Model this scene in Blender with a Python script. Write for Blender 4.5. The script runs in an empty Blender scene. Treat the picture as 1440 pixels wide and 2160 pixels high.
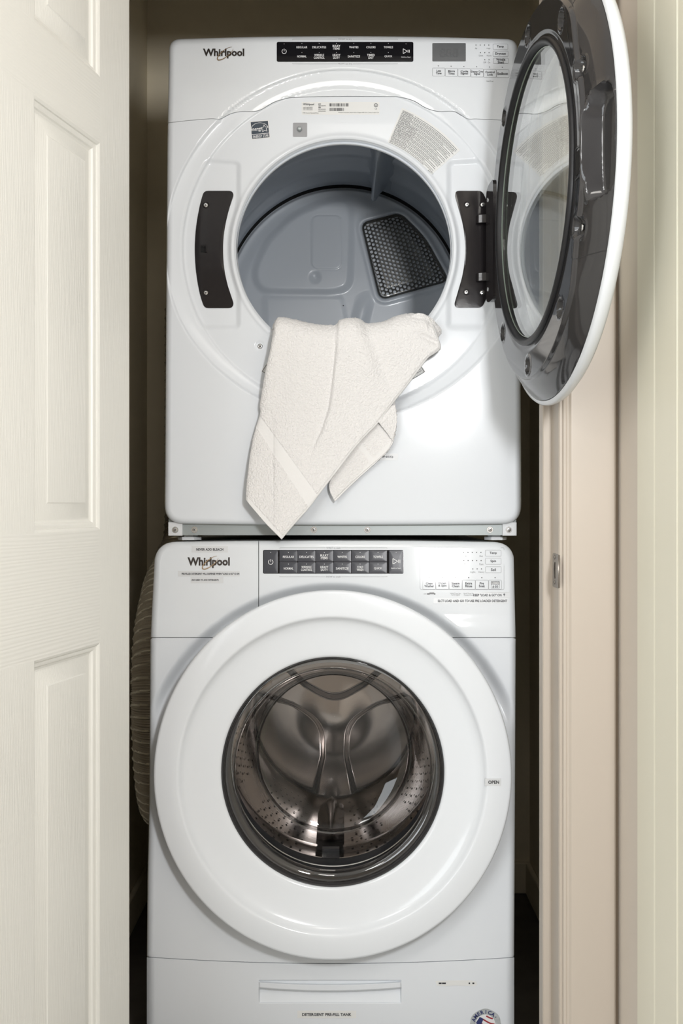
import bpy, math, random
import numpy as np
from mathutils import Vector, noise as mnoise
random.seed(7); rng = np.random.default_rng(7)
scn = bpy.context.scene
COL = scn.collection

# ------------------------------------------------------------------ camera, light, exposure
F = 2190.0          # focal length in pixels of the 1440x2160 frame
HC = 1.07           # camera height
HOR = 1065.0        # horizon row
cam = bpy.data.cameras.new('camera'); camo = bpy.data.objects.new('camera', cam); COL.objects.link(camo)
cam.sensor_fit = 'AUTO'; cam.sensor_width = 36.0; cam.lens = F / 2160.0 * 36.0
cam.shift_y = -(1080.0 - HOR) / 2160.0
cam.clip_start = 0.02; cam.clip_end = 50
camo.location = (0, 0, HC); camo.rotation_euler = (math.pi / 2, 0, 0)
scn.camera = camo
scn.view_settings.view_transform = 'Standard'; scn.view_settings.look = 'None'
scn.view_settings.exposure = -0.31; scn.view_settings.gamma = 1.0
scn.view_settings.use_curve_mapping = False
scn.cycles.use_denoising = True
scn.cycles.max_bounces = 10; scn.cycles.transparent_max_bounces = 16
scn.cycles.sample_clamp_indirect = 6.0
world = bpy.data.worlds.new('world'); scn.world = world; world.use_nodes = True
world.node_tree.nodes['Background'].inputs[0].default_value = (0.95, 0.97, 1.0, 1)
world.node_tree.nodes['Background'].inputs[1].default_value = 0.05

def area(name, loc, aim, sx, sy, power, color):
    l = bpy.data.lights.new(name, 'AREA'); l.shape = 'RECTANGLE'; l.size = sx; l.size_y = sy
    l.energy = power; l.color = color
    o = bpy.data.objects.new(name, l); COL.objects.link(o); o.location = loc
    o.rotation_euler = (Vector(aim) - Vector(loc)).to_track_quat('-Z', 'Y').to_euler()
    return o
area('lamp_beside_camera', (0.40, -0.03, 1.52), (0.0, 2.0, 1.15), 0.15, 0.24, 26.0, (0.98, 0.99, 1.0))
area('ceiling_lamp_light', (0.10, 0.10, 2.40), (0.0, 1.6, 0.9), 0.40, 0.40, 6.0, (1.0, 0.96, 0.90))
area('hall_fill_light', (-1.95, -1.7, 1.30), (0.0, 2.0, 0.9), 1.3, 1.9, 44.0, (0.90, 0.96, 1.0))  # added fill from the hall side, no window stands there
area('hall_lamp_light', (-1.3, -0.7, 2.40), (-0.3, 0.9, 0.0), 0.6, 0.6, 17.0, (0.98, 0.98, 0.97))

# ------------------------------------------------------------------ helpers
def W(px, py, Y):
    return (px - 720.0) * Y / F, HC + (HOR - py) * Y / F

def sstep(a, b, x):
    t = np.clip((np.asarray(x, float) - a) / (b - a), 0, 1)
    return t * t * (3 - 2 * t)

def poly_sd(px, py, poly):
    """signed distance to a closed polygon, negative inside"""
    px = np.asarray(px, float); py = np.asarray(py, float)
    P = np.asarray(poly, float); n = len(P)
    best = np.full(px.shape, 1e18); ins = np.zeros(px.shape, bool)
    for i in range(n):
        ax, ay = P[i]; bx, by = P[(i + 1) % n]
        dx, dy = bx - ax, by - ay
        L = dx * dx + dy * dy + 1e-12
        t = np.clip(((px - ax) * dx + (py - ay) * dy) / L, 0, 1)
        d = (px - ax - t * dx) ** 2 + (py - ay - t * dy) ** 2
        best = np.minimum(best, d)
        c = ((ay > py) != (by > py))
        if abs(dy) > 1e-12:
            ins ^= c & (px < (bx - ax) * (py - ay) / dy + ax)
    s = np.sqrt(best)
    return np.where(ins, -s, s)

def rrect(x0, y0, x1, y1, r, n=6):
    pts = []
    for cx, cy, a0 in ((x1 - r, y0 + r, -90), (x1 - r, y1 - r, 0), (x0 + r, y1 - r, 90), (x0 + r, y0 + r, 180)):
        for k in range(n + 1):
            a = math.radians(a0 + 90.0 * k / n)
            pts.append((cx + r * math.cos(a), cy + r * math.sin(a)))
    return pts

def round_poly(pts, rad, n=5):
    """round the corners of a polygon"""
    out = []; N = len(pts)
    rs = rad if hasattr(rad, '__len__') else [rad] * N
    for i in range(N):
        p = np.array(pts[i], float); a = np.array(pts[i - 1], float); b = np.array(pts[(i + 1) % N], float)
        r = rs[i]; la = np.linalg.norm(a - p); lb = np.linalg.norm(b - p)
        if r <= 0: out.append(tuple(p)); continue
        ra = min(r, la * .45); rb = min(r, lb * .45)
        s = p + (a - p) / la * ra; e = p + (b - p) / lb * rb
        for k in range(n + 1):
            t = k / n
            q = s * (1 - t) ** 2 + 2 * p * t * (1 - t) + e * t * t
            out.append(tuple(q))
    return out

def resample(pts, n, closed=False):
    P = np.array(pts, float)
    if closed: P = np.vstack([P, P[:1]])
    d = np.r_[0, np.cumsum(np.linalg.norm(np.diff(P, axis=0), axis=1))]
    t = np.linspace(0, d[-1], n)
    return np.stack([np.interp(t, d, P[:, k]) for k in range(P.shape[1])], 1)

def smooth_curve(pts, n):
    """Catmull-Rom through the points, n samples, even in arc length"""
    P = np.array(pts, float); Q = np.vstack([2 * P[0] - P[1], P, 2 * P[-1] - P[-2]])
    out = []
    for i in range(1, len(Q) - 2):
        for t in np.linspace(0, 1, 24, endpoint=False):
            p0, p1, p2, p3 = Q[i - 1], Q[i], Q[i + 1], Q[i + 2]
            out.append(.5 * ((2 * p1) + (-p0 + p2) * t + (2 * p0 - 5 * p1 + 4 * p2 - p3) * t * t + (-p0 + 3 * p1 - 3 * p2 + p3) * t ** 3))
    out.append(P[-1])
    return resample(out, n)

def mesh_obj(name, verts, faces, mat, parent=None, smooth=True, sharp=40, kind=None, mats=None, fmat=None):
    me = bpy.data.meshes.new(name)
    me.from_pydata([tuple(map(float, v)) for v in verts], [], [tuple(map(int, f)) for f in faces])
    if mats:
        for m in mats: me.materials.append(m)
        if fmat is not None: me.polygons.foreach_set('material_index', np.asarray(fmat, np.int32))
    elif mat: me.materials.append(mat)
    me.validate()
    if smooth and len(me.polygons):
        me.polygons.foreach_set('use_smooth', [True] * len(me.polygons))
        me.set_sharp_from_angle(angle=math.radians(sharp))
    me.update()
    o = bpy.data.objects.new(name, me); COL.objects.link(o)
    if parent: o.parent = parent
    if kind: o['kind'] = kind
    return o

class MB:
    """collects shapes that become one mesh"""
    def __init__(s): s.v = []; s.f = []
    def add(s, v, f):
        b = len(s.v); s.v += [tuple(p) for p in v]; s.f += [tuple(i + b for i in q) for q in f]; return s
    def box(s, x0, x1, y0, y1, z0, z1):
        v = [(x, y, z) for x in (x0, x1) for y in (y0, y1) for z in (z0, z1)]
        return s.add(v, [(0, 1, 3, 2), (4, 6, 7, 5), (0, 4, 5, 1), (2, 3, 7, 6), (0, 2, 6, 4), (1, 5, 7, 3)])
    def build(s, name, mat, parent=None, **k): return mesh_obj(name, s.v, s.f, mat, parent, **k)

def bevel(o, w, seg=2):
    m = o.modifiers.new('bevel', 'BEVEL'); m.width = w; m.segments = seg; m.limit_method = 'ANGLE'; m.angle_limit = math.radians(35)
    return o

def box(name, x0, x1, y0, y1, z0, z1, mat, parent=None, bev=0, kind=None):
    o = MB().box(x0, x1, y0, y1, z0, z1).build(name, mat, parent, smooth=bev > 0, kind=kind)
    if bev: bevel(o, bev)
    return o

def empty(name, loc, label=None, cat=None):
    o = bpy.data.objects.new(name, None); COL.objects.link(o)
    if label: o['label'] = label
    if cat: o['category'] = cat
    o.empty_display_size = .05
    return o      # stays at the origin so that children keep world coordinates

def grid_faces(nu, nv, wrap=False):
    f = []
    U = nu if wrap else nu - 1
    for i in range(U):
        j = (i + 1) % nu
        a = i * nv; b = j * nv
        f += [(a + k, b + k, b + k + 1, a + k + 1) for k in range(nv - 1)]
    return f

def patch(name, PX, PY, S, mat, parent, wrap=False, skirt=.012, sides=True, flip=False, smooth=True, sharp=50, off=0.0):
    """PX,PY: arrays [nu,nv] of pixel positions on the surface S; skirt: edges turned back"""
    nu, nv = PX.shape
    V = S(PX.ravel(), PY.ravel(), off)
    v = list(V); f = grid_faces(nu, nv, wrap)
    idx = np.arange(nu * nv).reshape(nu, nv)
    def strip(loop, closed):
        b = len(v)
        for i in loop:
            p = V[i]; v.append((p[0], p[1] + skirt, p[2]))
        n = len(loop)
        for k in range(n if closed else n - 1):
            k2 = (k + 1) % n
            f.append((loop[k], loop[k2], b + k2, b + k))
    if skirt:
        if wrap:
            strip(list(idx[:, 0]), True); strip(list(idx[:, -1]), True)
        else:
            loop = list(idx[:, 0]) + list(idx[-1, 1:]) + list(idx[-2::-1, -1]) + list(idx[0, -2:0:-1])
            strip(loop, True)
    return mesh_obj(name, v, f, mat, parent, smooth=smooth, sharp=sharp)

def decal(name, poly, S, mat, parent, off=.0004, thick=.0004, rings=4, mats=None, bev=0.0, kind=None):
    """a thin plate following S, outlined by a polygon in pixels"""
    P = np.array(poly, float); c = P.mean(0); n = len(P)
    v = []; f = []
    for k in range(rings):
        t = (k + 1) / rings
        Q = c + (P - c) * t
        o_ = off - (bev if k == rings - 1 else 0)
        v += list(S(Q[:, 0], Q[:, 1], o_))
    v += list(S(P[:, 0], P[:, 1], off - thick - bev))
    v.append(S(np.array([c[0]]), np.array([c[1]]), off)[0])
    ci = len(v) - 1
    for i in range(n):
        j = (i + 1) % n
        f.append((ci, j, i))
        for k in range(rings):
            f.append((k * n + i, k * n + j, (k + 1) * n + j, (k + 1) * n + i))
    return mesh_obj(name, v, f, mat, parent, smooth=True, sharp=35, kind=kind)

def ring_mesh(mb, outer, inner, S, off):
    n = len(outer)
    O = np.array(outer); I = np.array(inner)
    v = list(S(O[:, 0], O[:, 1], off)) + list(S(I[:, 0], I[:, 1], off))
    mb.add(v, [(i, (i + 1) % n, n + (i + 1) % n, n + i) for i in range(n)])

def boxline(mb, x0, y0, x1, y1, r, w, S, off):
    ring_mesh(mb, rrect(x0, y0, x1, y1, r, 4), rrect(x0 + w, y0 + w, x1 - w, y1 - w, max(r - w, .2), 4), S, off)

def quad(mb, x0, y0, x1, y1, S, off):
    P = np.array([(x0, y0), (x1, y0), (x1, y1), (x0, y1)], float)
    mb.add(list(S(P[:, 0], P[:, 1], off)), [(0, 1, 2, 3)])

def dot(mb, cx, cy, r, S, off, n=8):
    a = np.linspace(0, 2 * math.pi, n, endpoint=False)
    mb.add(list(S(cx + r * np.cos(a), cy + r * np.sin(a), off)), [tuple(range(n))])

def stroke(mb, pts, w, S, off):
    P = np.array(pts, float); T = np.gradient(P, axis=0); T /= np.linalg.norm(T, axis=1)[:, None] + 1e-9
    w = np.asarray(w) * np.ones(len(P)); N = np.stack([-T[:, 1], T[:, 0]], 1) * w[:, None] / 2
    A = P + N; B = P - N; n = len(P)
    mb.add(list(S(A[:, 0], A[:, 1], off)) + list(S(B[:, 0], B[:, 1], off)), [(i, i + 1, n + i + 1, n + i) for i in range(n - 1)])

_tc = {}
def text2d(s, bold=0.0, res=2, line=.85):
    key = (s, bold, res, line)
    if key in _tc: return _tc[key]
    cu = bpy.data.curves.new('t', 'FONT'); cu.body = s; cu.align_x = 'CENTER'; cu.resolution_u = res
    cu.offset = bold; cu.space_line = line; cu.fill_mode = 'FRONT' if hasattr(cu, 'fill_mode') else cu.fill_mode
    o = bpy.data.objects.new('t', cu)
    me = bpy.data.meshes.new_from_object(o)
    n = len(me.vertices); co = np.empty(n * 3); me.vertices.foreach_get('co', co); co = co.reshape(n, 3)[:, :2].copy()
    fs = [tuple(p.vertices) for p in me.polygons]
    bpy.data.objects.remove(o); bpy.data.curves.remove(cu); bpy.data.meshes.remove(me)
    _tc[key] = (co, fs)
    return co, fs

def put_text(mb, s, cx, cy, w, h, S, off=.0006, bold=0.0, fn=None, line=.85, rot=0.0):
    """fit a string to a box w x h px centred on cx, cy (h None keeps the letter shape)"""
    co, fs = text2d(s, bold, 2, line)
    lo = co.min(0); hi = co.max(0); sz = hi - lo
    sx = w / sz[0] if w else h / sz[1]
    sy = h / sz[1] if h else sx
    u = (co[:, 0] - (lo[0] + hi[0]) / 2) * sx; v = -(co[:, 1] - (lo[1] + hi[1]) / 2) * sy
    if rot:
        a = math.radians(rot); u, v = u * math.cos(a) - v * math.sin(a), u * math.sin(a) + v * math.cos(a)
    if fn: x, y = fn(u, v)
    else: x, y = cx + u, cy + v
    mb.add(list(S(x, y, off)), fs)
    return mb

def lathe(name, prof, frame, mat, parent, seg=96, sy=1.0, sharp=35, disp=None, fmat=None, mats=None):
    """prof: (radius, depth) pairs; frame(x,y,d)->world of local plane coords and depth"""
    P = np.array(prof, float); n = len(P)
    a = np.linspace(0, 2 * math.pi, seg, endpoint=False)
    A, I = np.meshgrid(a, np.arange(n), indexing='ij')
    r = P[I, 0]; d = P[I, 1].copy()
    x = r * np.cos(A); y = r * np.sin(A) * sy
    if disp is not None: d = d + disp(x, y, r, A)
    v = frame(x.ravel(), y.ravel(), d.ravel())
    f = grid_faces(seg, n, True)
    fm = None
    if fmat is not None: fm = [fmat[k % (n - 1)] for k in range(len(f))]
    return mesh_obj(name, v, f, mat, parent, sharp=sharp, mats=mats, fmat=fm)

def front_frame(cx, cz, Y):
    """x right, y up, depth d towards the viewer"""
    return lambda x, y, d: np.stack([cx + x, Y - d, cz + y], -1)

# ------------------------------------------------------------------ materials
def mat(name, col, rough=.5, metal=0.0, coat=0.0, bump=None, vary=None, spec=.5, emit=None):
    m = bpy.data.materials.new(name); m.use_nodes = True; nt = m.node_tree
    b = nt.nodes['Principled BSDF']
    b.inputs['Base Color'].default_value = (*col, 1); b.inputs['Roughness'].default_value = rough
    b.inputs['Metallic'].default_value = metal; b.inputs['Coat Weight'].default_value = coat
    b.inputs['Coat Roughness'].default_value = .08
    b.inputs['Specular IOR Level'].default_value = spec
    if emit:
        b.inputs['Emission Color'].default_value = (*emit[:3], 1); b.inputs['Emission Strength'].default_value = emit[3]
    tc = nt.nodes.new('ShaderNodeTexCoord')
    if vary:
        sc_, amt = vary
        no = nt.nodes.new('ShaderNodeTexNoise'); no.inputs['Scale'].default_value = sc_; no.inputs['Detail'].default_value = 4
        nt.links.new(tc.outputs['Object'], no.inputs['Vector'])
        mx = nt.nodes.new('ShaderNodeMix'); mx.data_type = 'RGBA'
        mx.inputs['A'].default_value = (*[c * (1 - amt) for c in col], 1); mx.inputs['B'].default_value = (*[min(1, c * (1 + amt)) for c in col], 1)
        nt.links.new(no.outputs['Fac'], mx.inputs['Factor']); nt.links.new(mx.outputs['Result'], b.inputs['Base Color'])
    if bump:
        sc_, strength, dist, stretch = bump
        mp = nt.nodes.new('ShaderNodeMapping'); mp.inputs['Scale'].default_value = stretch
        no = nt.nodes.new('ShaderNodeTexNoise'); no.inputs['Scale'].default_value = sc_; no.inputs['Detail'].default_value = 5
        bp = nt.nodes.new('ShaderNodeBump'); bp.inputs['Strength'].default_value = strength; bp.inputs['Distance'].default_value = dist
        nt.links.new(tc.outputs['Object'], mp.inputs['Vector']); nt.links.new(mp.outputs[0], no.inputs['Vector'])
        nt.links.new(no.outputs['Fac'], bp.inputs['Height']); nt.links.new(bp.outputs[0], b.inputs['Normal'])
    return m

def grain_mat(name, col, axis):
    """painted moulded door skin with embossed wood grain running along the axis"""
    m = mat(name, col, .42)
    nt = m.node_tree; b = nt.nodes['Principled BSDF']; tc = nt.nodes.new('ShaderNodeTexCoord')
    mp = nt.nodes.new('ShaderNodeMapping')
    mp.inputs['Scale'].default_value = (1, 1, .045) if axis == 'z' else (.05, .05, 1)
    wv = nt.nodes.new('ShaderNodeTexWave'); wv.wave_type = 'BANDS'; wv.bands_direction = 'DIAGONAL' if axis == 'z' else 'Z'
    wv.inputs['Scale'].default_value = 130 if axis == 'z' else 60; wv.inputs['Distortion'].default_value = 9
    wv.inputs['Detail'].default_value = 3; wv.inputs['Detail Scale'].default_value = .9 if axis == 'z' else .6
    no = nt.nodes.new('ShaderNodeTexNoise'); no.inputs['Scale'].default_value = 260; no.inputs['Detail'].default_value = 3
    ad = nt.nodes.new('ShaderNodeMath'); ad.operation = 'ADD'
    bp = nt.nodes.new('ShaderNodeBump'); bp.inputs['Strength'].default_value = .16 if axis == 'z' else .30; bp.inputs['Distance'].default_value = .0007
    nt.links.new(tc.outputs['Object'], mp.inputs['Vector']); nt.links.new(mp.outputs[0], wv.inputs['Vector']); nt.links.new(mp.outputs[0], no.inputs['Vector'])
    nt.links.new(wv.outputs['Fac'], ad.inputs[0]); nt.links.new(no.outputs['Fac'], ad.inputs[1])
    nt.links.new(ad.outputs[0], bp.inputs['Height']); nt.links.new(bp.outputs[0], b.inputs['Normal'])
    return m

def glass_mat(name, tint, boost=1.0, f0=.04):
    m = bpy.data.materials.new(name); m.use_nodes = True; nt = m.node_tree
    nt.nodes.remove(nt.nodes['Principled BSDF']); out = nt.nodes['Material Output']
    g = nt.nodes.new('ShaderNodeNewGeometry'); dp = nt.nodes.new('ShaderNodeVectorMath'); dp.operation = 'DOT_PRODUCT'
    nt.links.new(g.outputs['Normal'], dp.inputs[0]); nt.links.new(g.outputs['Incoming'], dp.inputs[1])
    def M(op, a, bb):
        n = nt.nodes.new('ShaderNodeMath'); n.operation = op
        for i, q in enumerate((a, bb)):
            if q is None: continue
            if isinstance(q, (int, float)): n.inputs[i].default_value = q
            else: nt.links.new(q, n.inputs[i])
        return n.outputs[0]
    ab = M('ABSOLUTE', dp.outputs['Value'], None)
    fr = M('ADD', M('MULTIPLY', M('POWER', M('SUBTRACT', 1.0, ab), 5.0), (1 - f0) * boost), f0)
    fr = M('MINIMUM', fr, 1.0)
    t = nt.nodes.new('ShaderNodeBsdfTransparent'); t.inputs[0].default_value = (*tint, 1)
    gl = nt.nodes.new('ShaderNodeBsdfGlossy'); gl.inputs['Roughness'].default_value = .015; gl.inputs[0].default_value = (1, 1, 1, 1)
    mx = nt.nodes.new('ShaderNodeMixShader')
    nt.links.new(fr, mx.inputs[0]); nt.links.new(t.outputs[0], mx.inputs[1]); nt.links.new(gl.outputs[0], mx.inputs[2])
    nt.links.new(mx.outputs[0], out.inputs['Surface'])
    return m

M_enamel = mat('white_enamel', (.745, .770, .80), .15, spec=.20)
M_plastic = mat('white_plastic', (.75, .775, .80), .055, spec=.45)
M_dplastic = mat('door_white_plastic', (.77, .795, .825), .15, spec=.45)
M_cabinet = mat('cabinet_white', (.70, .71, .72), .4)
M_seam = mat('dark_recess', (.02, .02, .02), .7)
M_blackglass = mat('black_gloss_panel', (.008, .008, .010), .05, spec=.4)
M_key = mat('charcoal_key', (.045, .046, .055), .30, coat=0, spec=.3)
M_print = mat('dark_print', (.05, .05, .055), .5)
M_printgrey = mat('grey_print', (.25, .25, .26), .5)
M_printwhite = mat('white_print', (.82, .82, .82), .5)
M_logo = mat('bronze_lettering', (.055, .045, .04), .3, metal=.5)
M_gold = mat('gold_swoosh', (.42, .29, .16), .3, metal=.8)
M_lcd = mat('grey_display', (.13, .135, .14), .25, coat=.6)
M_lcdw = mat('highlit_display', (.72, .74, .76), .15, coat=.8)  # whitened: the highlight on the console is put into its colour
M_charcoal = mat('charcoal_gloss_plate', (.016, .014, .015), .11, coat=0, spec=.40, bump=(60, .04, .004, (1, 1, 1)))
M_liner = mat('grey_gloss_liner', (.034, .033, .034), .07, coat=.15)
M_gasket = mat('black_rubber', (.012, .012, .013), .42, spec=.35)
M_bellows = mat('grey_rubber', (.030, .031, .034), .34, spec=.35)
M_drumgrey = mat('grey_painted_drum', (.40, .44, .49), .33, coat=.1)
M_backgrey = mat('grey_bulkhead', (.56, .60, .65), .36, coat=.15)
M_steel = mat('stainless_steel', (.42, .39, .375), .15, metal=1.0, bump=(14, .05, .004, (1, 1, 1)))
M_chrome = mat('bright_metal', (.80, .81, .82), .2, metal=1.0)
M_zinc = mat('zinc_strip', (.36, .39, .39), .35, metal=.4)
M_screwdark = mat('screw_recess', (.06, .06, .06), .5)
M_grille = mat('black_metal_grille', (.10, .098, .09), .28, metal=.6, coat=.4)
M_void = mat('void_black', (.004, .004, .004), .9)
M_tape = mat('label_tape', (.66, .67, .68), .35)
M_sticker = mat('paper_sticker', (.76, .76, .745), .55)
M_navy = mat('star_sticker_blue', (.025, .04, .06), .35)
M_red = mat('red_print', (.35, .03, .04), .5)
M_blue = mat('navy_print', (.03, .04, .14), .5)
M_silver = mat('silver_sticker', (.45, .47, .47), .45, vary=(160, .35))
M_dglass = glass_mat('door_glass', (.96, .98, .965), 1.5, .07)
M_wglass = glass_mat('bowl_glass', (.93, .93, .93), .9, .05)
M_doorv = grain_mat('door_paint_vertical', (.78, .772, .725), 'z')
M_doorh = grain_mat('door_paint_horizontal', (.78, .772, .725), 'x')
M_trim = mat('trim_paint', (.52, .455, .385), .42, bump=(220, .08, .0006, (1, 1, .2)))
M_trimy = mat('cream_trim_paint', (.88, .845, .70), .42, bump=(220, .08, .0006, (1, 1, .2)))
M_wall = mat('wall_paint', (.50, .42, .33), .7, bump=(300, .12, .0008, (1, 1, 1)))
M_hall = mat('hall_paint', (.74, .67, .59), .7, bump=(300, .12, .0008, (1, 1, 1)))
M_closet = mat('closet_paint', (.84, .755, .585), .75, bump=(300, .12, .0008, (1, 1, 1)))
M_ceil = mat('ceiling_paint', (.82, .81, .79), .8)
M_floor = mat('dark_floor', (.075, .066, .058), .55, vary=(14, .5), bump=(60, .2, .001, (1, 1, 1)))
M_duct = mat('duct_foil', (.44, .40, .345), .34, metal=.6)
M_ductglint = mat('duct_ridge_glint', (.75, .73, .68), .25, metal=.9)  # brighter colour paints the glints along the duct ridges
M_strike = mat('brushed_nickel', (.26, .235, .21), .38, metal=.7)
M_lampglow = mat('lamp_glow', (1, 1, 1), .5, emit=(1.0, .96, .9, 6.0))

def towel_mat(name, bumpy):
    m = mat(name, (.79, .770, .755) if bumpy else (.79, .775, .76), .95, spec=.15)
    nt = m.node_tree; b = nt.nodes['Principled BSDF']; b.inputs['Sheen Weight'].default_value = .35; b.inputs['Sheen Roughness'].default_value = .5
    tc = nt.nodes.new('ShaderNodeTexCoord')
    vo = nt.nodes.new('ShaderNodeTexVoronoi'); vo.inputs['Scale'].default_value = 620 if bumpy else 1100
    no = nt.nodes.new('ShaderNodeTexNoise'); no.inputs['Scale'].default_value = 190; no.inputs['Detail'].default_value = 4
    ad = nt.nodes.new('ShaderNodeMath'); ad.operation = 'ADD'
    bp = nt.nodes.new('ShaderNodeBump'); bp.inputs['Strength'].default_value = .5 if bumpy else .08; bp.inputs['Distance'].default_value = .0014
    nt.links.new(tc.outputs['Object'], vo.inputs['Vector']); nt.links.new(tc.outputs['Object'], no.inputs['Vector'])
    nt.links.new(vo.outputs['Distance'], ad.inputs[0]); nt.links.new(no.outputs['Fac'], ad.inputs[1])
    nt.links.new(ad.outputs[0], bp.inputs['Height']); nt.links.new(bp.outputs[0], b.inputs['Normal'])
    return m
M_terry = towel_mat('terry_cloth', True); M_hem = towel_mat('flat_woven_band', False)

# ------------------------------------------------------------------ the setting
YC = 1.72        # face of the closet wall casing
YB = 2.87        # closet back wall
XL, XR = -.537, .520
XS = .462        # hall side wall on the right
JX = .3628       # right jamb face
YW = YC + .016   # hall face of the closet wall
def S_(o, kind='structure'): o['kind'] = kind; return o
S_(box('floor', -2.6, .62, YW - .02, YB + .1, -.05, 0, M_floor))
S_(box('floor', -2.6, .62, -2.6, YW - .02, -.05, 0, mat('hall_floor', (.60, .59, .57), .45, vary=(9, .12))))  # unseen hall floor, made pale to bounce light upward
S_(box('ceiling', -2.6, .62, -2.6, YB + .1, 2.50, 2.56, M_ceil))
S_(box('wall_back', XL - .1, XR + .1, YB, YB + .1, 0, 2.50, M_closet))
S_(box('wall_left', XL - .1, XL, YW + .10, YB, 0, 2.50, M_closet))
S_(box('wall_right', XR, XR + .1, YW + .10, YB, 0, 2.50, M_closet))
# wall that holds the closet opening: left pier, right pier, header
fw = MB(); fw.box(-2.6, -.40, YW, YW + .10, 0, 2.50); fw.box(JX + .02, .62, YW, YW + .10, 0, 2.50); fw.box(-.40, JX + .02, YW, YW + .10, 2.06, 2.50)
S_(fw.build('wall_front', M_wall, smooth=False))
S_(box('wall_side', XS, XS + .12, -2.6, YW - .0005, 0, 2.50, M_hall))
S_(box('wall_hall_left', -2.7, -2.6, -2.6, YW, 0, 2.5, M_hall))
S_(box('wall_hall_back', -2.7, .62, -2.7, -2.6, 0, 2.5, M_hall))

def extrude_profile(name, prof, z0, z1, m, parent=None, kind='structure'):
    """prof: closed list of x,y"""
    n = len(prof); v = [(x, y, z0) for x, y in prof] + [(x, y, z1) for x, y in prof]
    f = [(i, (i + 1) % n, n + (i + 1) % n, n + i) for i in range(n)] + [tuple(range(n))[::-1], tuple(range(n, 2 * n))]
    o = mesh_obj(name, v, f, m, parent, sharp=9)
    if kind: o['kind'] = kind
    return o
# right jamb with its stop
jy = YC + .010
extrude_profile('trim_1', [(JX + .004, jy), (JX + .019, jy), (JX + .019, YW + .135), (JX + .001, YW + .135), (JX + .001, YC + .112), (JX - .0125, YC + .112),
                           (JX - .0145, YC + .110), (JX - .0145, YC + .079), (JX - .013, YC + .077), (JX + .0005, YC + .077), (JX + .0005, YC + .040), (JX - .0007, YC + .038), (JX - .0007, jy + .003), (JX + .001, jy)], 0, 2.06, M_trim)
# right casing, moulded
def casing(name, flip, m):
    w = .0925
    pr = [(0, .0), (0, .009), (.002, .012), (.005, .013), (.008, .012), (.010, .0125), (.014, .0165), (.018, .0168), (w - .004, .0165), (w - .0015, .015), (w, .012), (w, 0)]
    return pr
pr = casing('c', False, M_trim)
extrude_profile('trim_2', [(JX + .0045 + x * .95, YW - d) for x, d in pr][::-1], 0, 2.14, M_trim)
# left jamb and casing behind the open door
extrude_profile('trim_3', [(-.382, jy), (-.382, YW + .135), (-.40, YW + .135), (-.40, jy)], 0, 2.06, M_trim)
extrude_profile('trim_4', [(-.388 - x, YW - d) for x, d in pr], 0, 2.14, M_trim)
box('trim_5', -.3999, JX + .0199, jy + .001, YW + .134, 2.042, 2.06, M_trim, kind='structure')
# casing of a second doorway on the side wall, seen at a slant
sc_pr = [(1.574, 0), (1.574, .012), (1.571, .0145), (1.566, .0150), (1.487, .0150), (1.4835, .0138), (1.4815, .0138), (1.478, .0150), (1.384, .0155), (1.381, .0140), (1.379, .0140), (1.375, .0152), (1.345, .0152), (1.340, .012), (1.336, 0)]
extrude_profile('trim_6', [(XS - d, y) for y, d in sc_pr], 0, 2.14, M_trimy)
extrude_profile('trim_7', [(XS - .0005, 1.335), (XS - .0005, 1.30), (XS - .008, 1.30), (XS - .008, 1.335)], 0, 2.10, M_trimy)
S_(box('baseboard_back', XL, XR, YB - .014, YB, 0, .085, M_closet, bev=.003))
S_(box('baseboard_left', XL, XL + .014, YW + .14, YB - .0145, 0, .085, M_closet, bev=.003))
S_(box('baseboard_right', XR - .014, XR, YW + .14, YB - .0145, 0, .085, M_closet, bev=.003))

# strike plate on the right jamb
sp = empty('strike_plate', None, 'brushed nickel strike plate let into the right door jamb', 'strike plate')
def zz(py, Y): return HC + (HOR - py) * Y / F
z1, z0 = zz(1170, YC), zz(1243, YC)
xj = JX - .0012
spts = [(YC + .060, z0), (YC + .060, z1), (YC + .018, z1)]
arc = [(YC + .018 - .024 * math.sin(t), (z0 + z1) / 2 + (z1 - z0) / 2 * math.cos(t)) for t in np.linspace(0, math.pi, 15)]
outl = [(YC + .060, z0 + .002), (YC + .060, z1 - .002), (YC + .056, z1)] + arc + [(YC + .056, z0)]
hole = [(YC + .040 + .009 * math.cos(a) , (z0 + z1) / 2 + .0145 * math.sin(a) * (1.0)) for a in np.linspace(0, 2 * math.pi, 24, endpoint=False)]
def plate_x(y): return xj - np.where(np.asarray(y) < YC + .012, (YC + .012 - np.asarray(y)) * .25, 0)
O = resample(outl, 49, True)[:-1]; H = resample(hole, 49, True)[:-1]
best = min(range(48), key=lambda k: sum(np.linalg.norm(O[i] - np.roll(H, -k, 0)[i]) for i in range(0, 48, 4)))
H1 = np.roll(H, -best, 0); Hr = np.roll(H[::-1], 0, 0)
best2 = min(range(48), key=lambda k: sum(np.linalg.norm(O[i] - np.roll(Hr, -k, 0)[i]) for i in range(0, 48, 4)))
H2 = np.roll(Hr, -best2, 0)
HH = H1 if sum(np.linalg.norm(O - H1, axis=1)) < sum(np.linalg.norm(O - H2, axis=1)) else H2
v = [(float(plate_x(p[0])), p[0], p[1]) for p in O] + [(float(plate_x(p[0])), p[0], p[1]) for p in HH] + [(float(plate_x(p[0])) + .0018, p[0], p[1]) for p in O] + [(xj + .004, p[0], p[1]) for p in HH]
n = 48; f = []
for i in range(n):
    j = (i + 1) % n
    f += [(i, j, n + j, n + i), (i, 2 * n + i, 2 * n + j, j), (n + i, n + j, 3 * n + j, 3 * n + i)]
mesh_obj('plate', v, f, M_strike, sp, sharp=40)
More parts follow.
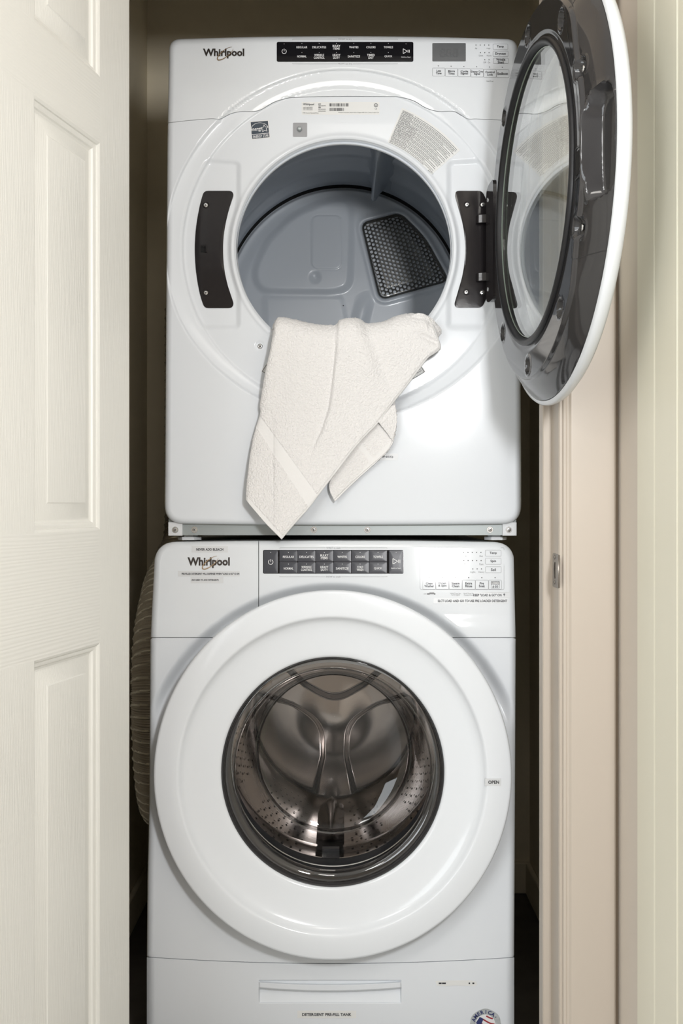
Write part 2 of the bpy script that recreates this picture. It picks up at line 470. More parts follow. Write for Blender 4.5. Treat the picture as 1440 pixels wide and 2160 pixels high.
hb = MB(); hb.add([(xj + .0015, p[0], p[1]) for p in HH], [tuple(range(n))]); hb.build('latch_hole', M_void, sp, smooth=False)
def screw_head(name, c, axis, r, parent, m=M_chrome, slot=True):
    """small domed screw head at c, facing the direction axis, with a cross recess"""
    A = Vector(axis).normalized(); U = A.orthogonal().normalized(); Vv = A.cross(U)
    prof = [(0, .30), (.28, .30), (.34, .42), (.72, .38), (.95, .18), (1.0, 0)]
    v = []; n = 14
    for k in range(n):
        a = 2 * math.pi * k / n
        for rr, h in prof:
            p = Vector(c) + (U * math.cos(a) + Vv * math.sin(a)) * rr * r + A * h * r * .8
            v.append(tuple(p))
    o = mesh_obj(name, v, grid_faces(n, len(prof), True), m, parent, sharp=30)
    if slot:
        mb = MB()
        for rot in (0.4, 0.4 + math.pi / 2):
            d1 = U * math.cos(rot) + Vv * math.sin(rot); d2 = A.cross(d1)
            q = [Vector(c) + A * r * .36 + d1 * s1 * r * .5 + d2 * s2 * r * .12 for s1, s2 in ((-1, -1), (1, -1), (1, 1), (-1, 1))]
            mb.add([tuple(p) for p in q], [(0, 1, 2, 3)])
        # the recess becomes part of the same mesh
        me = o.data; nv = len(me.vertices)
        me.materials.append(M_screwdark)
        v2 = v + mb.v; f2 = grid_faces(n, len(prof), True) + [tuple(i + nv for i in q) for q in mb.f]
        me.clear_geometry(); me.from_pydata(v2, [], f2)
        me.polygons.foreach_set('use_smooth', [True] * len(f2)); me.set_sharp_from_angle(angle=math.radians(30))
        me.polygons.foreach_set('material_index', np.array([0] * (len(f2) - 2) + [1, 1], np.int32)); me.update()
    return o
for q in (zz(1178, YC), zz(1232, YC)):
    screw_head('screw', (xj - .0002, YC + .042, q), (-1, 0, 0), .0042, sp, M_strike)

# ------------------------------------------------------------------ the open closet door on the left
D1 = bpy.data.objects.new('door_1', None); COL.objects.link(D1); D1['kind'] = 'structure'
D1['label'] = 'off-white six-panel door swung open on the left'
ang = math.atan(530 / F); dz_ = math.cos(ang); dx_ = math.sin(ang)
EY = 1.728; EX = (272 - 720) / F * EY
def leaf(t, z, h):
    """t: distance from the hinge edge towards the viewer, h: out of the face"""
    return (EX - dx_ * t + dz_ * h, EY - dz_ * t - dx_ * h, z)
TH = .035
def leaf_box(name, t0, t1, z0, z1, m):
    mb = MB(); v = [leaf(t, z, h) for t in (t0, t1) for h in (-TH, 0) for z in (z0, z1)]
    mb.add(v, [(0, 1, 3, 2), (4, 6, 7, 5), (0, 4, 5, 1), (2, 3, 7, 6), (0, 2, 6, 4), (1, 5, 7, 3)])
    return mb.build(name, m, D1, smooth=False)
ST, PW = .105, .197
cols = [(ST, ST + PW), (2 * ST + PW, 2 * ST + 2 * PW)]
rowsz = [(.235, .8545), (1.031, 1.637), (1.7395, 1.93)]
DWID = 3 * ST + 2 * PW
leaf_box('stile', 0, ST, .008, 2.035, M_doorv); leaf_box('stile', DWID - ST, DWID, .008, 2.035, M_doorv)
for z0_, z1_ in ((.008, .235), (.8545, 1.031), (1.637, 1.7395), (1.93, 2.035)):
    leaf_box('rail', ST, DWID - ST, z0_, z1_, M_doorh)
for z0_, z1_ in rowsz: leaf_box('mullion', ST + PW, 2 * ST + PW, z0_, z1_, M_doorv)
pprof = [(0, 0), (.002, -.0008), (.004, -.0022), (.0045, -.0045), (.0085, -.0050), (.0115, -.0065), (.013, -.0090), (.0165, -.0105), (.0185, -.0105), (.020, -.0100),
         (.040, -.0048), (.0425, -.0030), (.044, -.0028)]
for t0, t1 in cols:
    for z0_, z1_ in rowsz:
        v = []; f = []
        for d, h in pprof:
            v += [leaf(t0 + d, z0_ + d, h), leaf(t1 - d, z0_ + d, h), leaf(t1 - d, z1_ - d, h), leaf(t0 + d, z1_ - d, h)]
        for k in range(len(pprof) - 1):
            for i in range(4):
                j = (i + 1) % 4; f.append((4 * k + i, 4 * k + j, 4 * k + 4 + j, 4 * k + 4 + i))
        k = 4 * (len(pprof) - 1); f.append((k, k + 1, k + 2, k + 3))
        # back face of the panel
        b = len(v); v += [leaf(t0, z0_, -TH), leaf(t1, z0_, -TH), leaf(t1, z1_, -TH), leaf(t0, z1_, -TH)]; f.append((b + 3, b + 2, b + 1, b))
        mesh_obj('panel', v, f, M_doorv, D1, sharp=22)

# ------------------------------------------------------------------ DRYER
dryer = empty('dryer', None, 'white front-loading dryer with its round door open, stacked on top', 'dryer')
YD = 2.01
dry_out = round_poly([(357, 83), (540, 77.5), (724, 76), (900, 77.5), (1091, 83), (1094, 300), (1097, 700), (1099, 1000), (1099, 1105), (900, 1107), (724, 1107.5), (540, 1107), (346.5, 1104), (348, 1000), (350, 700), (353, 300)],
                     [24, 90, 60, 90, 24, 30, 30, 30, 40, 60, 60, 60, 40, 30, 30, 30], 9)
pocket_l = round_poly([(424, 338), (503, 343), (503, 432), (484, 490), (484, 555), (503, 618), (503, 690), (424, 690), (385, 620), (378, 525), (385, 430)], [16, 10, 20, 30, 30, 20, 10, 16, 30, 40, 30])
pocket_r = [(1449 - x, y) for x, y in pocket_l][::-1]
DCX, DCY = 725.0, 524.0
def dryer_depth(px, py):
    px = np.asarray(px, float); py = np.asarray(py, float)
    dx = px - DCX; dy = DCY - py; r = np.hypot(dx, dy) + 1e-6; s = dy / r
    outer = 381 - 18 * sstep(.3, 1.0, -s)
    inner = 337 + 0 * s
    t = np.clip((r - inner) / (outer - inner), 0, 1)
    prof = np.where(t < .10, .22 * (t / .10) ** 1.3, np.where(t < .86, .22 + .40 * ((t - .10) / .76) ** 1.4, .62 + .38 * np.sin((t - .86) / .14 * math.pi / 2)))
    d = -15 + 15 * prof
    d -= 13 * (np.clip(262 - py, 0, None) / 185) ** 1.4
    d += 2.6 * np.exp(-((r - 237) / 4.5) ** 2)
    d -= 5.0 * sstep(5, 0, r - 227.0)
    d -= 1.5 * sstep(8, -2, np.abs(r - 345) - 2) * 0
    for pk in (pocket_l, pocket_r):
        sd = poly_sd(px, py, pk); d -= 5.5 * sstep(7, -7, sd) * sstep(12, -6, r - 337)
    e = -poly_sd(px, py, dry_out)
    q = np.clip(1 - e / 13.0, 0, 1)
    d -= 12 * (1 - np.sqrt(np.clip(1 - q * q, 0, 1)))
    # pale dimple under the left hand screw
    d -= 1.5 * sstep(9, 7.5, np.hypot(px - 547, py - 728))
    return d / 1000.0
def SD(px, py, off=0.0):
    px = np.asarray(px, float); py = np.asarray(py, float)
    Y = YD - dryer_depth(px, py) - off; X, Z = W(px, py, Y)
    return np.stack([X, Y, Z], -1)
seam_pts = [(250, 268), (300, 264), (354.5, 259), (400, 254), (445.5, 250.5), (464, 251), (488, 239.5), (509, 235.5), (535, 235), (551, 231), (577.5, 215.7), (604, 207.8), (630, 205), (724, 203.5),
            (820, 204), (844, 205), (872.5, 213), (898, 227.7), (923.6, 235), (955.6, 235), (971.6, 243), (987.5, 251), (1003.5, 251), (1051, 253), (1095, 256), (1150, 260), (1200, 264)]
sp_ = smooth_curve(seam_pts, 600)
s_ang = np.arctan2(DCY - sp_[:, 1], sp_[:, 0] - DCX); s_rad = np.hypot(DCY - sp_[:, 1], sp_[:, 0] - DCX)
o_ = np.argsort(s_ang); s_ang = s_ang[o_]; s_rad = s_rad[o_]
def bound_r(th, outline, cx, cy, hi=1400):
    lo = np.full(th.shape, 100.0); hi = np.full(th.shape, float(hi))
    for _ in range(22):
        m = (lo + hi) / 2
        ins = poly_sd(cx + m * np.cos(th), cy - m * np.sin(th), outline) < 0
        lo = np.where(ins, m, lo); hi = np.where(ins, hi, m)
    return lo
NA = 840
th = np.linspace(0, 2 * math.pi, NA, endpoint=False)
br = bound_r(th, dry_out, DCX, DCY)
seam = np.where((th >= s_ang[0]) & (th <= s_ang[-1]), np.interp(th, s_ang, s_rad), 1e9)
GAP = .75
rlow = np.minimum(br, seam - GAP)
t = np.linspace(0, 1, 190); tv = .55 * (1 - (1 - t) ** 2.0) + .45 * t
R_ = 227.5 + (rlow[:, None] - 227.5) * tv[None, :]
patch('front_panel', DCX + R_ * np.cos(th)[:, None], DCY - R_ * np.sin(th)[:, None], SD, M_enamel, dryer, wrap=True, skirt=.02)
sel = np.where(seam + GAP < br)[0]
tha = np.linspace(th[sel[0]], th[sel[-1]], 620); bra = bound_r(tha, dry_out, DCX, DCY); sea = np.interp(tha, s_ang, s_rad) + GAP
t = np.linspace(0, 1, 70); tv = .45 * (1 - (1 - t) ** 2.2) + .55 * t
R_ = sea[:, None] + (np.maximum(bra, sea + .3) - sea)[:, None] * tv[None, :]
patch('control_console', DCX + R_ * np.cos(tha)[:, None], DCY - R_ * np.sin(tha)[:, None], SD, M_plastic, dryer, skirt=.02)
# cabinet shell behind the front (open-fronted box)
def shell(name, x0, x1, y0, y1, z0, z1, m, parent, t=.004):
    mb = MB(); mb.box(x0, x0 + t, y0, y1, z0, z1); mb.box(x1 - t, x1, y0, y1, z0, z1)
    mb.box(x0 + t, x1 - t, y0, y1, z1 - t, z1); mb.box(x0 + t, x1 - t, y0, y1, z0, z0 + t); mb.box(x0 + t, x1 - t, y1 - t, y1, z0 + t, z1 - t)
    return mb.build(name, m, parent, smooth=False)
dx0, dx1 = W(353, 0, YD)[0], W(1095, 0, YD)[0]
dzt, dzb = W(0, 86, YD)[1], W(0, 1103, YD)[1]
def outline_shell(name, outline, plane, y0, y1, inset, m, parent, ymax=None, ymin=None):
    P = np.array(outline, float); c = np.array([(P[:, 0].min() + P[:, 0].max()) / 2, (P[:, 1].min() + P[:, 1].max()) / 2])
    half = (P.max(0) - P.min(0)) / 2; P = c + (P - c) * ((half - inset) / half)
    if ymax: P[:, 1] = np.minimum(P[:, 1], ymax)
    if ymin: P[:, 1] = np.maximum(P[:, 1], ymin)
    X, Z = W(P[:, 0], P[:, 1], plane); n = len(P); v = []
    for y, k in ((y0, 0), (y0, 1), (y1, 0), (y1 - .004, 1)):
        cx, cz = X.mean(), (Z.min() + Z.max()) / 2
        sx = 1 - k * .004 / ((X.max() - X.min()) / 2); sz = 1 - k * .004 / ((Z.max() - Z.min()) / 2)
        v += [(cx + (a - cx) * sx, y, cz + (b - cz) * sz) for a, b in zip(X, Z)]
    f = []
    for i in range(n):
        j = (i + 1) % n
        f += [(i, j, 2 * n + j, 2 * n + i), (i, n + i, n + j, j), (n + i, 3 * n + i, 3 * n + j, n + j)]
    f += [tuple(range(2 * n, 3 * n)), tuple(range(3 * n, 4 * n))[::-1]]
    return mesh_obj(name, v, f, m, parent, sharp=30)
outline_shell('cabinet', dry_out, YD, YD + .030, 2.735, 4.0, M_cabinet, dryer)
dfc, dfz = W(DCX, DCY, YD)
fr = front_frame(dfc, dfz, YD)
RO = 227.5 / F * YD
lathe('door_opening_ring', [(RO + .0005, -.0185), (RO - .0006, -.021), (RO - .0002, -.024), (RO + .004, -.027), (.250, -.030), (.302, -.034)], fr, M_enamel, dryer, 128)
prof = [(.3005, -.036)]
for k in range(27):
    y = -.040 - k * .0200
    prof += [(.3005 if k % 6 not in (2, 3) else .2965, y)]
prof += [(.3005, -.572)]
lathe('drum', prof, fr, M_drumgrey, dryer, 128)
lathe('drum_seal', [(.3005, -.572), (.3000, -.5845), (.2925, -.590)], fr, M_void, dryer, 128)
# drum back panel
YBK = 2.588
bcx, bcy = 720 + (DCX - 720) * YD / YBK, HOR - (HOR - DCY) * YD / YBK
RB = .2935 * F / YBK
grille_poly = round_poly([(761, 471), (843, 450), (896, 502), (946, 593), (801, 633)], [16, 16, 30, 18, 18])
dome = round_poly([(541, 560), (538, 590), (556, 613), (705, 615), (736, 603), (740, 470), (735, 420), (690, 424), (620, 455), (565, 510)], 22)
flap = round_poly([(557, 625), (720, 625), (735, 700), (560, 700)], 10)
rr_ = rrect(656, 454, 721, 568, 15)
def back_depth(px, py):
    r = np.hypot(px - bcx, py - bcy)
    d = 10 * sstep(RB - 10, RB - 40, r) - 8 * sstep(RB - 6, RB, r)
    sd = poly_sd(px, py, dome); d += 9 * sstep(12, -8, sd)
    d -= 5 * sstep(16, 0, np.hypot((px - 664), (py - 584) * .9)) * sstep(560, 580, py)
    sd = poly_sd(px, py, rr_); d += 1.2 * sstep(1.5, -1.5, sd) - .8 * np.exp(-(sd / 1.3) ** 2)
    d += 3 * sstep(9, -9, poly_sd(px, py, flap))
    sd = poly_sd(px, py, grille_poly); d += 4 * np.exp(-((sd - 7) / 5) ** 2) - 16 * sstep(3, -2, sd)
    d += 10 * sstep(24, 0, np.abs(px - 768 + (py - 640) * .25)) * sstep(610, 660, py)
    return d / 1000
def SB(px, py, off=0.0):
    px = np.asarray(px, float); py = np.asarray(py, float)
    Y = YBK - back_depth(px, py) - off; X, Z = W(px, py, Y)
    return np.stack([X, Y, Z], -1)
tb = np.linspace(0, 2 * math.pi, 360, endpoint=False); rb = RB * np.linspace(.002, 1, 170) ** .85
patch('drum_back_panel', bcx + rb[None, :] * np.cos(tb)[:, None], bcy - rb[None, :] * np.sin(tb)[:, None], SB, M_backgrey, dryer, wrap=True, skirt=.004)
# exhaust grille
gr = decal('exhaust_grille', round_poly([(764, 473), (842, 453), (893.5, 504), (942, 592), (802, 630)], [13, 13, 26, 15, 15]), SB, M_void, dryer, off=-.002, thick=.001, rings=2)
def SG(px, py, off=0.0):       # the domed perforated sheet
    px = np.asarray(px, float); py = np.asarray(py, float)
    X, Z = W(px, py, YBK); sd = poly_sd(px, py, grille_poly)
    h = .004 + .007 * sstep(-3, -22, sd)
    return np.stack([X, YBK + .006 - h - off, Z], -1)
go = np.array(round_poly([(761, 471), (843, 450), (896, 502), (946, 593), (801, 633)], [16, 16, 30, 18, 18], 8))
gc = go.mean(0)
def ring_strip(name, P, scales, S, offs, m, parent):
    v = []; n = len(P)
    for s_, of in zip(scales, offs):
        N = np.roll(P, -1, 0) - np.roll(P, 1, 0); N = np.stack([N[:, 1], -N[:, 0]], 1); N /= np.linalg.norm(N, axis=1)[:, None]
        if ((P + N - gc) ** 2).sum() < ((P - gc) ** 2).sum(): N = -N
        Q = P + N * s_
        v += list(S(Q[:, 0], Q[:, 1], of))
    f = [(k * n + i, k * n + (i + 1) % n, (k + 1) * n + (i + 1) % n, (k + 1) * n + i) for k in range(len(offs) - 1) for i in range(n)]
    return mesh_obj(name, v, f, m, parent)
ring_strip('grille_frame', go, [1.5, .6, -1.2, -3.0, -4.0], lambda a, b, o: np.stack([*W(a, b, YBK)], -1)[:, [0, 1]] @ np.array([[1, 0, 0], [0, 0, 1]]) + np.array([0, YBK - .001 - o, 0]), [-.004, .003, .006, .003, -.004], M_grille, gr)
gv, gf = [], []
pitch = 9.0; hole_r = pitch * .385
for row in range(-2, 32):
    for colk in range(-6, 34):
        cx = 752 + colk * pitch + (row % 2) * pitch / 2; cy = 446 + row * pitch * .866
        # lattice turned a little
        a = math.radians(14); rx = 850 + (cx - 850) * math.cos(a) - (cy - 540) * math.sin(a); ry = 540 + (cx - 850) * math.sin(a) + (cy - 540) * math.cos(a)
        if float(poly_sd(np.array([rx]), np.array([ry]), grille_poly)[0]) > -2.5: continue
        hx = np.array([rx + pitch * .5774 * math.cos(math.radians(60 * (k // 2) + 30 + 14) + (0)) if k % 2 == 0 else 0 for k in range(12)])
        ah = [math.radians(30 * k + 30 + 14) for k in range(12)]
        O = [(rx + (pitch * .5774 if k % 2 == 0 else pitch * .5) * math.cos(ah[k]), ry + (pitch * .5774 if k % 2 == 0 else pitch * .5) * math.sin(ah[k])) for k in range(12)]
        I = [(rx + hole_r * math.cos(ah[k]), ry + hole_r * math.sin(ah[k])) for k in range(12)]
        A = np.array(O + I + I); b = len(gv)
        P1 = SG(A[:24, 0], A[:24, 1]); P2 = SG(A[24:, 0], A[24:, 1], -.0015)
        gv += [tuple(p) for p in P1] + [tuple(p) for p in P2]
        for k in range(12):
            j = (k + 1) % 12
            gf += [(b + k, b + j, b + 12 + j, b + 12 + k), (b + 12 + k, b + 12 + j, b + 24 + j, b + 24 + k)]
gm = mesh_obj('perforated_sheet', gv, gf, M_grille, gr, smooth=False); gm['kind'] = 'stuff'
# drum baffles
def baffle(angle, y0=.055, y1=.55, h=.055, w0=.05, m=M_drumgrey):
    a = math.radians(angle); ur = np.array([math.cos(a), math.sin(a)]); ut = np.array([-ur[1], ur[0]])
    v = []; ns = 16
    cs = [(-1.0, 0), (-.62, .12), (-.34, .62), (-.2, .93), (0, 1.0), (.2, .93), (.34, .62), (.62, .12), (1.0, 0)]
    for i in range(ns):
        tt = i / (ns - 1); y = y0 + (y1 - y0) * tt
        hh = h * min(1, math.sin(math.pi * min(.5, tt * 1.6 + .02)) ) * min(1, (1 - tt) * 9 + .02)
        sk = .03 * math.sin(tt * math.pi)
        for cx_, ch in cs:
            rr = .2985 - hh * ch; off = cx_ * w0 * .6 + sk * 0
            p = ur * rr + ut * off
            v.append((dfc + p[0], YD + y, dfz + p[1]))
    return mesh_obj('drum_baffle', v, grid_faces(ns, len(cs)), m, dryer, sharp=60)
for a_ in (73, 193, 313): baffle(a_)

# --- plates, hinges and screws on the dryer front
def SDflat(depth):
    def S(px, py, off=0.0):
        X, Z = W(np.asarray(px, float), np.asarray(py, float), YD); return np.stack([X, YD - depth - off + 0 * X, Z], -1)
    return S
plate_l = round_poly([(427, 396), (486, 396), (491, 404), (478, 443), (469.5, 485), (467.5, 520), (469.5, 560), (478, 600), (491, 637), (486, 646), (428, 646), (418, 616), (410, 570), (407, 520), (410, 472), (418, 427)],
                     [9, 8, 6, 20, 20, 20, 20, 20, 6, 8, 9, 20, 20, 20, 20, 20], 4)
plate_r = round_poly([(964, 396), (1019, 396), (1033, 424), (1038, 470), (1038, 575), (1031, 620), (1019, 645), (963, 645), (960, 637), (972, 600), (981, 560), (984, 520), (981, 480), (972, 440), (961, 406)],
                     [7, 8, 10, 20, 20, 10, 8, 8, 5, 20, 20, 20, 20, 20, 5], 4)
pd = -.0212
bl = decal('latch_plate', plate_l, SDflat(pd), M_charcoal, dryer, off=.003, thick=.0035, rings=3, bev=.0012)
bl['label'] = 'dark grey latch cover plate left of the opening'
brp = decal('hinge_plate', plate_r, SDflat(pd), M_charcoal, dryer, off=.003, thick=.0035, rings=3, bev=.0012)
brp['label'] = 'black hinge cover plate right of the opening'
def scr(px, py, r, parent, depth, m=M_chrome, cup=True, name='screw'):
    X, Z = W(px, py, YD)
    if cup:
        rg = r * 1.55
        lathe('screw_seat', [(r * .9, -.001), (rg * .92, .0004), (rg, -.0004), (rg * 1.05, -.001)], front_frame(X, Z, YD - depth), M_charcoal if parent in (bl, brp) else M_enamel, parent, 20)
    return screw_head(name, (X, YD - depth, Z), (0, -1, 0), r, parent, m)
pz = pd + .003
for x_, y_ in ((431.5, 427), (431.5, 613.5)): scr(x_, y_, .0042, bl, pz)
for x_, y_ in ((987, 426), (1020, 426), (985.5, 612), (1019, 613)): scr(x_, y_, .0040, brp, pz)
xa, za = W(420, 528, YD); xb, zb = W(437, 512, YD)
lm = MB(); lm.box(xa, xb - .004, YD - pz - .0006, YD - pz + .001, za, zb); lm.build('latch_slot', M_void, bl, smooth=False)
lm = MB(); lm.box(xb - .005, xb - .003, YD - pz - .006, YD - pz + .001, za, zb); lm.box(xb - .012, xb - .004, YD - pz - .005, YD - pz - .002, zb - .004, zb - .0025); lm.build('latch_catch', M_charcoal, bl, smooth=False)
scr(547, 728, .0052, dryer, float(dryer_depth(np.array([547.]), np.array([728.]))[0]) + .0002, M_chrome, False)
# hinge knuckles between plate and door
for yy in (459, 582):
    X0, Z0 = W(1005, yy + 9, YD); X1, Z1 = W(1036, yy - 9, YD)
    hk = MB()
    pts = [(X0, YD - pz - .003), (X0 + .004, YD - pz - .010), (X0 + .018, YD - pz - .014), (X1 + .006, YD - pz - .028), (X1 + .006, YD - pz - .016), (X0 + .016, YD - pz - .001)]
    n = len(pts); hk.add([(x, y, Z0) for x, y in pts] + [(x, y, Z1) for x, y in pts], [(i, (i + 1) % n, n + (i + 1) % n, n + i) for i in range(n)] + [tuple(range(n))[::-1], tuple(range(n, 2 * n))])
    bevel(hk.build('hinge_arm', M_charcoal, brp, smooth=True, sharp=30), .001)

# door switch and stickers on the dryer
def dd1(x, y): return float(dryer_depth(np.array([float(x)]), np.array([float(y)]))[0])
sw = decal('door_switch', rrect(617, 253, 647, 283, 2), SDflat(dd1(632, 268)), mat('grey_switch', (.33, .33, .34), .5), dryer, off=.0012, thick=.0016, rings=2, bev=.0004)
X, Z = W(631, 268, YD)
lathe('switch_button', [(.0001, .009), (.003, .0085), (.0042, .007), (.0046, .002), (.0046, 0)], front_frame(X, Z, YD - dd1(632, 268) - .001), M_zinc, sw, 20)
es = decal('energy_sticker', [(527, 256), (566, 253), (570, 290.5), (531, 295)], SD, M_sticker, dryer, off=.0004, rings=3)
decal('sticker_field', [(528.6, 257.6), (564.8, 254.8), (567.2, 280), (530.6, 283.6)], SD, M_navy, es, off=.0007, thick=.0002, rings=3)
decal('sticker_field', [(531.0, 284.8), (567.4, 281.2), (568.2, 289.2), (532.2, 293.2)], SD, M_navy, es, off=.0007, thick=.0002, rings=3)
mb = MB()
put_text(mb, 'energy', 540.5, 274.2, 24, 8, SD, .0010, .01, rot=-5)
put_text(mb, 'ENERGY STAR', 550, 287.2, 33, 5.6, SD, .0010, .01, rot=-6)
star = []
for k in range(11):
    a = math.radians(-90 + 36 * k - 8); r = 8.2 if k % 2 == 0 else 3.6; star.append((557.5 + r * math.cos(a), 271 + r * math.sin(a)))
stroke(mb, resample(star, 61), .9, SD, .0010)
stroke(mb, [(530 + 18 * (1 - math.cos(t)), 272 - 13 * math.sin(t)) for t in np.linspace(.1, 2.9, 20)], .8, SD, .0010)
mb.build('lettering', M_printwhite, es, smooth=False)
# specification label
sl = decal('spec_label', rrect(636, 215, 800, 242, 1), SD, M_sticker, dryer, off=.0003, thick=.0003, rings=6)
mb = MB()
put_text(mb, 'Whirlpool', 650.5, 220.5, 23, 6, SD, .0008, .02)
for i, y_ in enumerate((226.5, 229, 231.5)):
    put_text(mb, 'WHIRLPOOL CORPORATION BENTON', 649, y_, 20, 1.7, SD, .0008)
put_text(mb, 'TYPE: Control Operated Dryer', 655, 238.5, 34, 2.6, SD, .0008)
for s_, y_ in (('MOD', 219.5), ('SER', 226.5)): put_text(mb, s_, 674, y_, 5.5, 2.8, SD, .0008, .03)
for y_ in (223, 230.5, 234.5): put_text(mb, 'WED5620HW2', 679, y_, 16, 2.2, SD, .0008)
def barcode(mb, x0, x1, y0, y1, S, off=.0008):
    x = x0; rr = random.Random(int(x0 * 7 + y0))
    while x < x1 - 1:
        w = rr.choice((.5, .8, 1.2, 1.8)); quad(mb, x, y0, min(x + w, x1), y1, S, off); x += w + rr.choice((.5, .8, 1.2))
barcode(mb, 694.5, 735, 218, 224.5, SD); barcode(mb, 694.5, 726, 227.5, 234, SD)
put_text(mb, 'Whirlpool Corporation, Benton Harbor, Michigan 49085 U.S.A. Country of origin U.S.A.', 756, 237.5, 86, 2.4, SD, .0008)
ring_mesh(mb, [(792.5 + 4.2 * math.cos(a), 222 + 4.2 * math.sin(a)) for a in np.linspace(0, 6.283, 16, endpoint=False)], [(792.5 + 3.3 * math.cos(a), 222 + 3.3 * math.sin(a)) for a in np.linspace(0, 6.283, 16, endpoint=False)], SD, .0008)
put_text(mb, 'UL', 792.5, 222, 4.5, 4, SD, .0008, .02); put_text(mb, 'US', 792.5, 229.5, 4.5, 2.6, SD, .0008)
mb.build('lettering', M_print, sl, smooth=False)
# curved warning label
def sector(r0, r1, a0, a1, n=14):
    A = np.radians(np.linspace(a0, a1, n))
    return [(DCX + r1 * math.cos(a), DCY - r1 * math.sin(a)) for a in A] + [(DCX + r0 * math.cos(a), DCY - r0 * math.sin(a)) for a in A[::-1]]
def sector_patch(name, r0, r1, a0, a1, m, parent, off):
    A = np.radians(np.linspace(a0, a1, 24)); R = np.linspace(r0, r1, 8)
    return patch(name, DCX + R[None, :] * np.cos(A)[:, None], DCY - R[None, :] * np.sin(A)[:, None], SD, m, parent, skirt=.0003, off=off)
wl = sector_patch('warning_label', 242, 321, 40.2, 67.6, M_sticker, dryer, .0005)
mb = MB()
heads = ['WARNING:', 'CAUTION:', 'WARNING:', 'AVERTISSEMENT:', 'MISE EN GARDE:', 'AVERTISSEMENT:', 'ADVERTENCIA:', 'PRECAUCIÓN:', 'ADVERTENCIA:']
rdr = random.Random(3)
for i, hd in enumerate(heads):
    r_ = 315.5 - i * 8.3
    def fn(u, v, r_=r_): 
        a = math.radians(66.9) - (u) / r_; q = r_ - v
        return DCX + q * np.cos(a), DCY - q * np.sin(a)
    w_ = len(hd) * 3.25
    put_text(mb, hd, 0, 0, w_, 3.7, SD, .0011, fn=lambda u, v, w_=w_, fn=fn: fn(u + w_ / 2, v))
    for ln in range(3):            # small print, too fine to read: word-long strokes
        u = w_ + 3 if ln == 0 else 0; end = (66.9 - 41.0) * math.pi / 180 * r_ - (rdr.random() * 30 if ln == 2 else 0)
        rr = r_ - (ln - 0.0) * 2.55 + (.4 if ln == 0 else -.3)
        while u < end - 3:
            wl_ = min(rdr.uniform(2, 9), end - u)
            aa = np.linspace(math.radians(66.9) - u / rr, math.radians(66.9) - (u + wl_) / rr, 3)
            stroke(mb, [(DCX + rr * math.cos(a), DCY - rr * math.sin(a)) for a in aa], .85, SD, .0011)
            u += wl_ + 1.0
put_text(mb, '8533974 C', 908, 363, 14, 2.2, SD, .0011, rot=37)
mb.build('lettering', M_print, wl, smooth=False)
# lower curved label, half hidden behind the towel
wl2 = sector_patch('instruction_label', 276, 312, 236, 303.5, M_sticker, dryer, .0005)
mb = MB()
A = np.radians(np.linspace(236.3, 303.2, 60))
for r_ in (311, 277.5): stroke(mb, [(DCX + r_ * math.cos(a), DCY - r_ * math.sin(a)) for a in A], 1.1, SD, .0010)
for a in (236.4, 303.1):
    stroke(mb, [(DCX + r_ * math.cos(math.radians(a)), DCY - r_ * math.sin(math.radians(a))) for r_ in (277, 290, 311)], 1.1, SD, .0010)
for k, r_ in enumerate((305, 301, 297, 293, 289, 285)):
    for aa in np.arange(238, 301, 3.1):
        Aq = np.radians(np.linspace(aa, aa + 2.4, 3)); stroke(mb, [(DCX + r_ * math.cos(a), DCY - r_ * math.sin(a)) for a in Aq], 1.6 if k in (1, 4) else .9, SD, .0010)
mb.build('lettering', M_print, wl2, smooth=False)
tp = decal('label_tape', rrect(700, 957, 839, 971, .5), SD, M_tape, dryer, off=.0004, rings=3)
put_text(MB(), '(FOR BOTH MACHINES)', 775, 964, 108, 5, SD, .0008, .02).build('lettering', M_print, tp, smooth=False)

# --- dryer console print
def whirlpool(parent, x0, x1, ytop, ybase, S):
    lg = MB(); put_text(lg, 'Whirlpool', (x0 + x1) / 2, (ytop + ybase) / 2 + 1.6, x1 - x0, (ybase - ytop) + 4.2, S, .0012, .035)
    o = lg.build('brand_lettering', M_logo, parent, smooth=False)
    sw_ = MB(); cx, cy = (x0 + x1) / 2 + 3.5, (ytop + ybase) / 2 + 1.5
    tt = np.linspace(.35, 5.95, 44); a = math.radians(-38)
    ex = 20.5 * np.cos(tt); ey = 7.0 * np.sin(tt)
    pts = np.stack([cx + ex * math.cos(a) - ey * math.sin(a), cy + ex * math.sin(a) + ey * math.cos(a)], 1)
    stroke(sw_, pts, .5 + 1.5 * np.sin(np.linspace(0, math.pi, 44)) ** 1.0, S, .0017)
    sw_.build('swoosh', M_gold, o, smooth=False)
whirlpool(dryer, 428, 515, 103, 119.5, SD)
bp_ = decal('cycle_panel', rrect(583.5, 88.2, 871.5, 130.3, 3.5), SD, M_blackglass, dryer, off=.0012, thick=.0016, rings=8, bev=.0004)
def two(s): return s.count('\n') > 0
def keytext(mb, s, cx, cy, S, off, k=1.0):
    lines = s.split('\n'); n = max(len(l) for l in lines)
    h = (5.4 if len(lines) == 1 else 12.0) * k
    put_text(mb, s, cx, cy, (n * 3.55 + .5) * k, h * (.95 if len(lines) == 1 else .95), S, off, .012)
mb = MB()
CX = [636.5, 673, 709.5, 746, 782, 818.8]
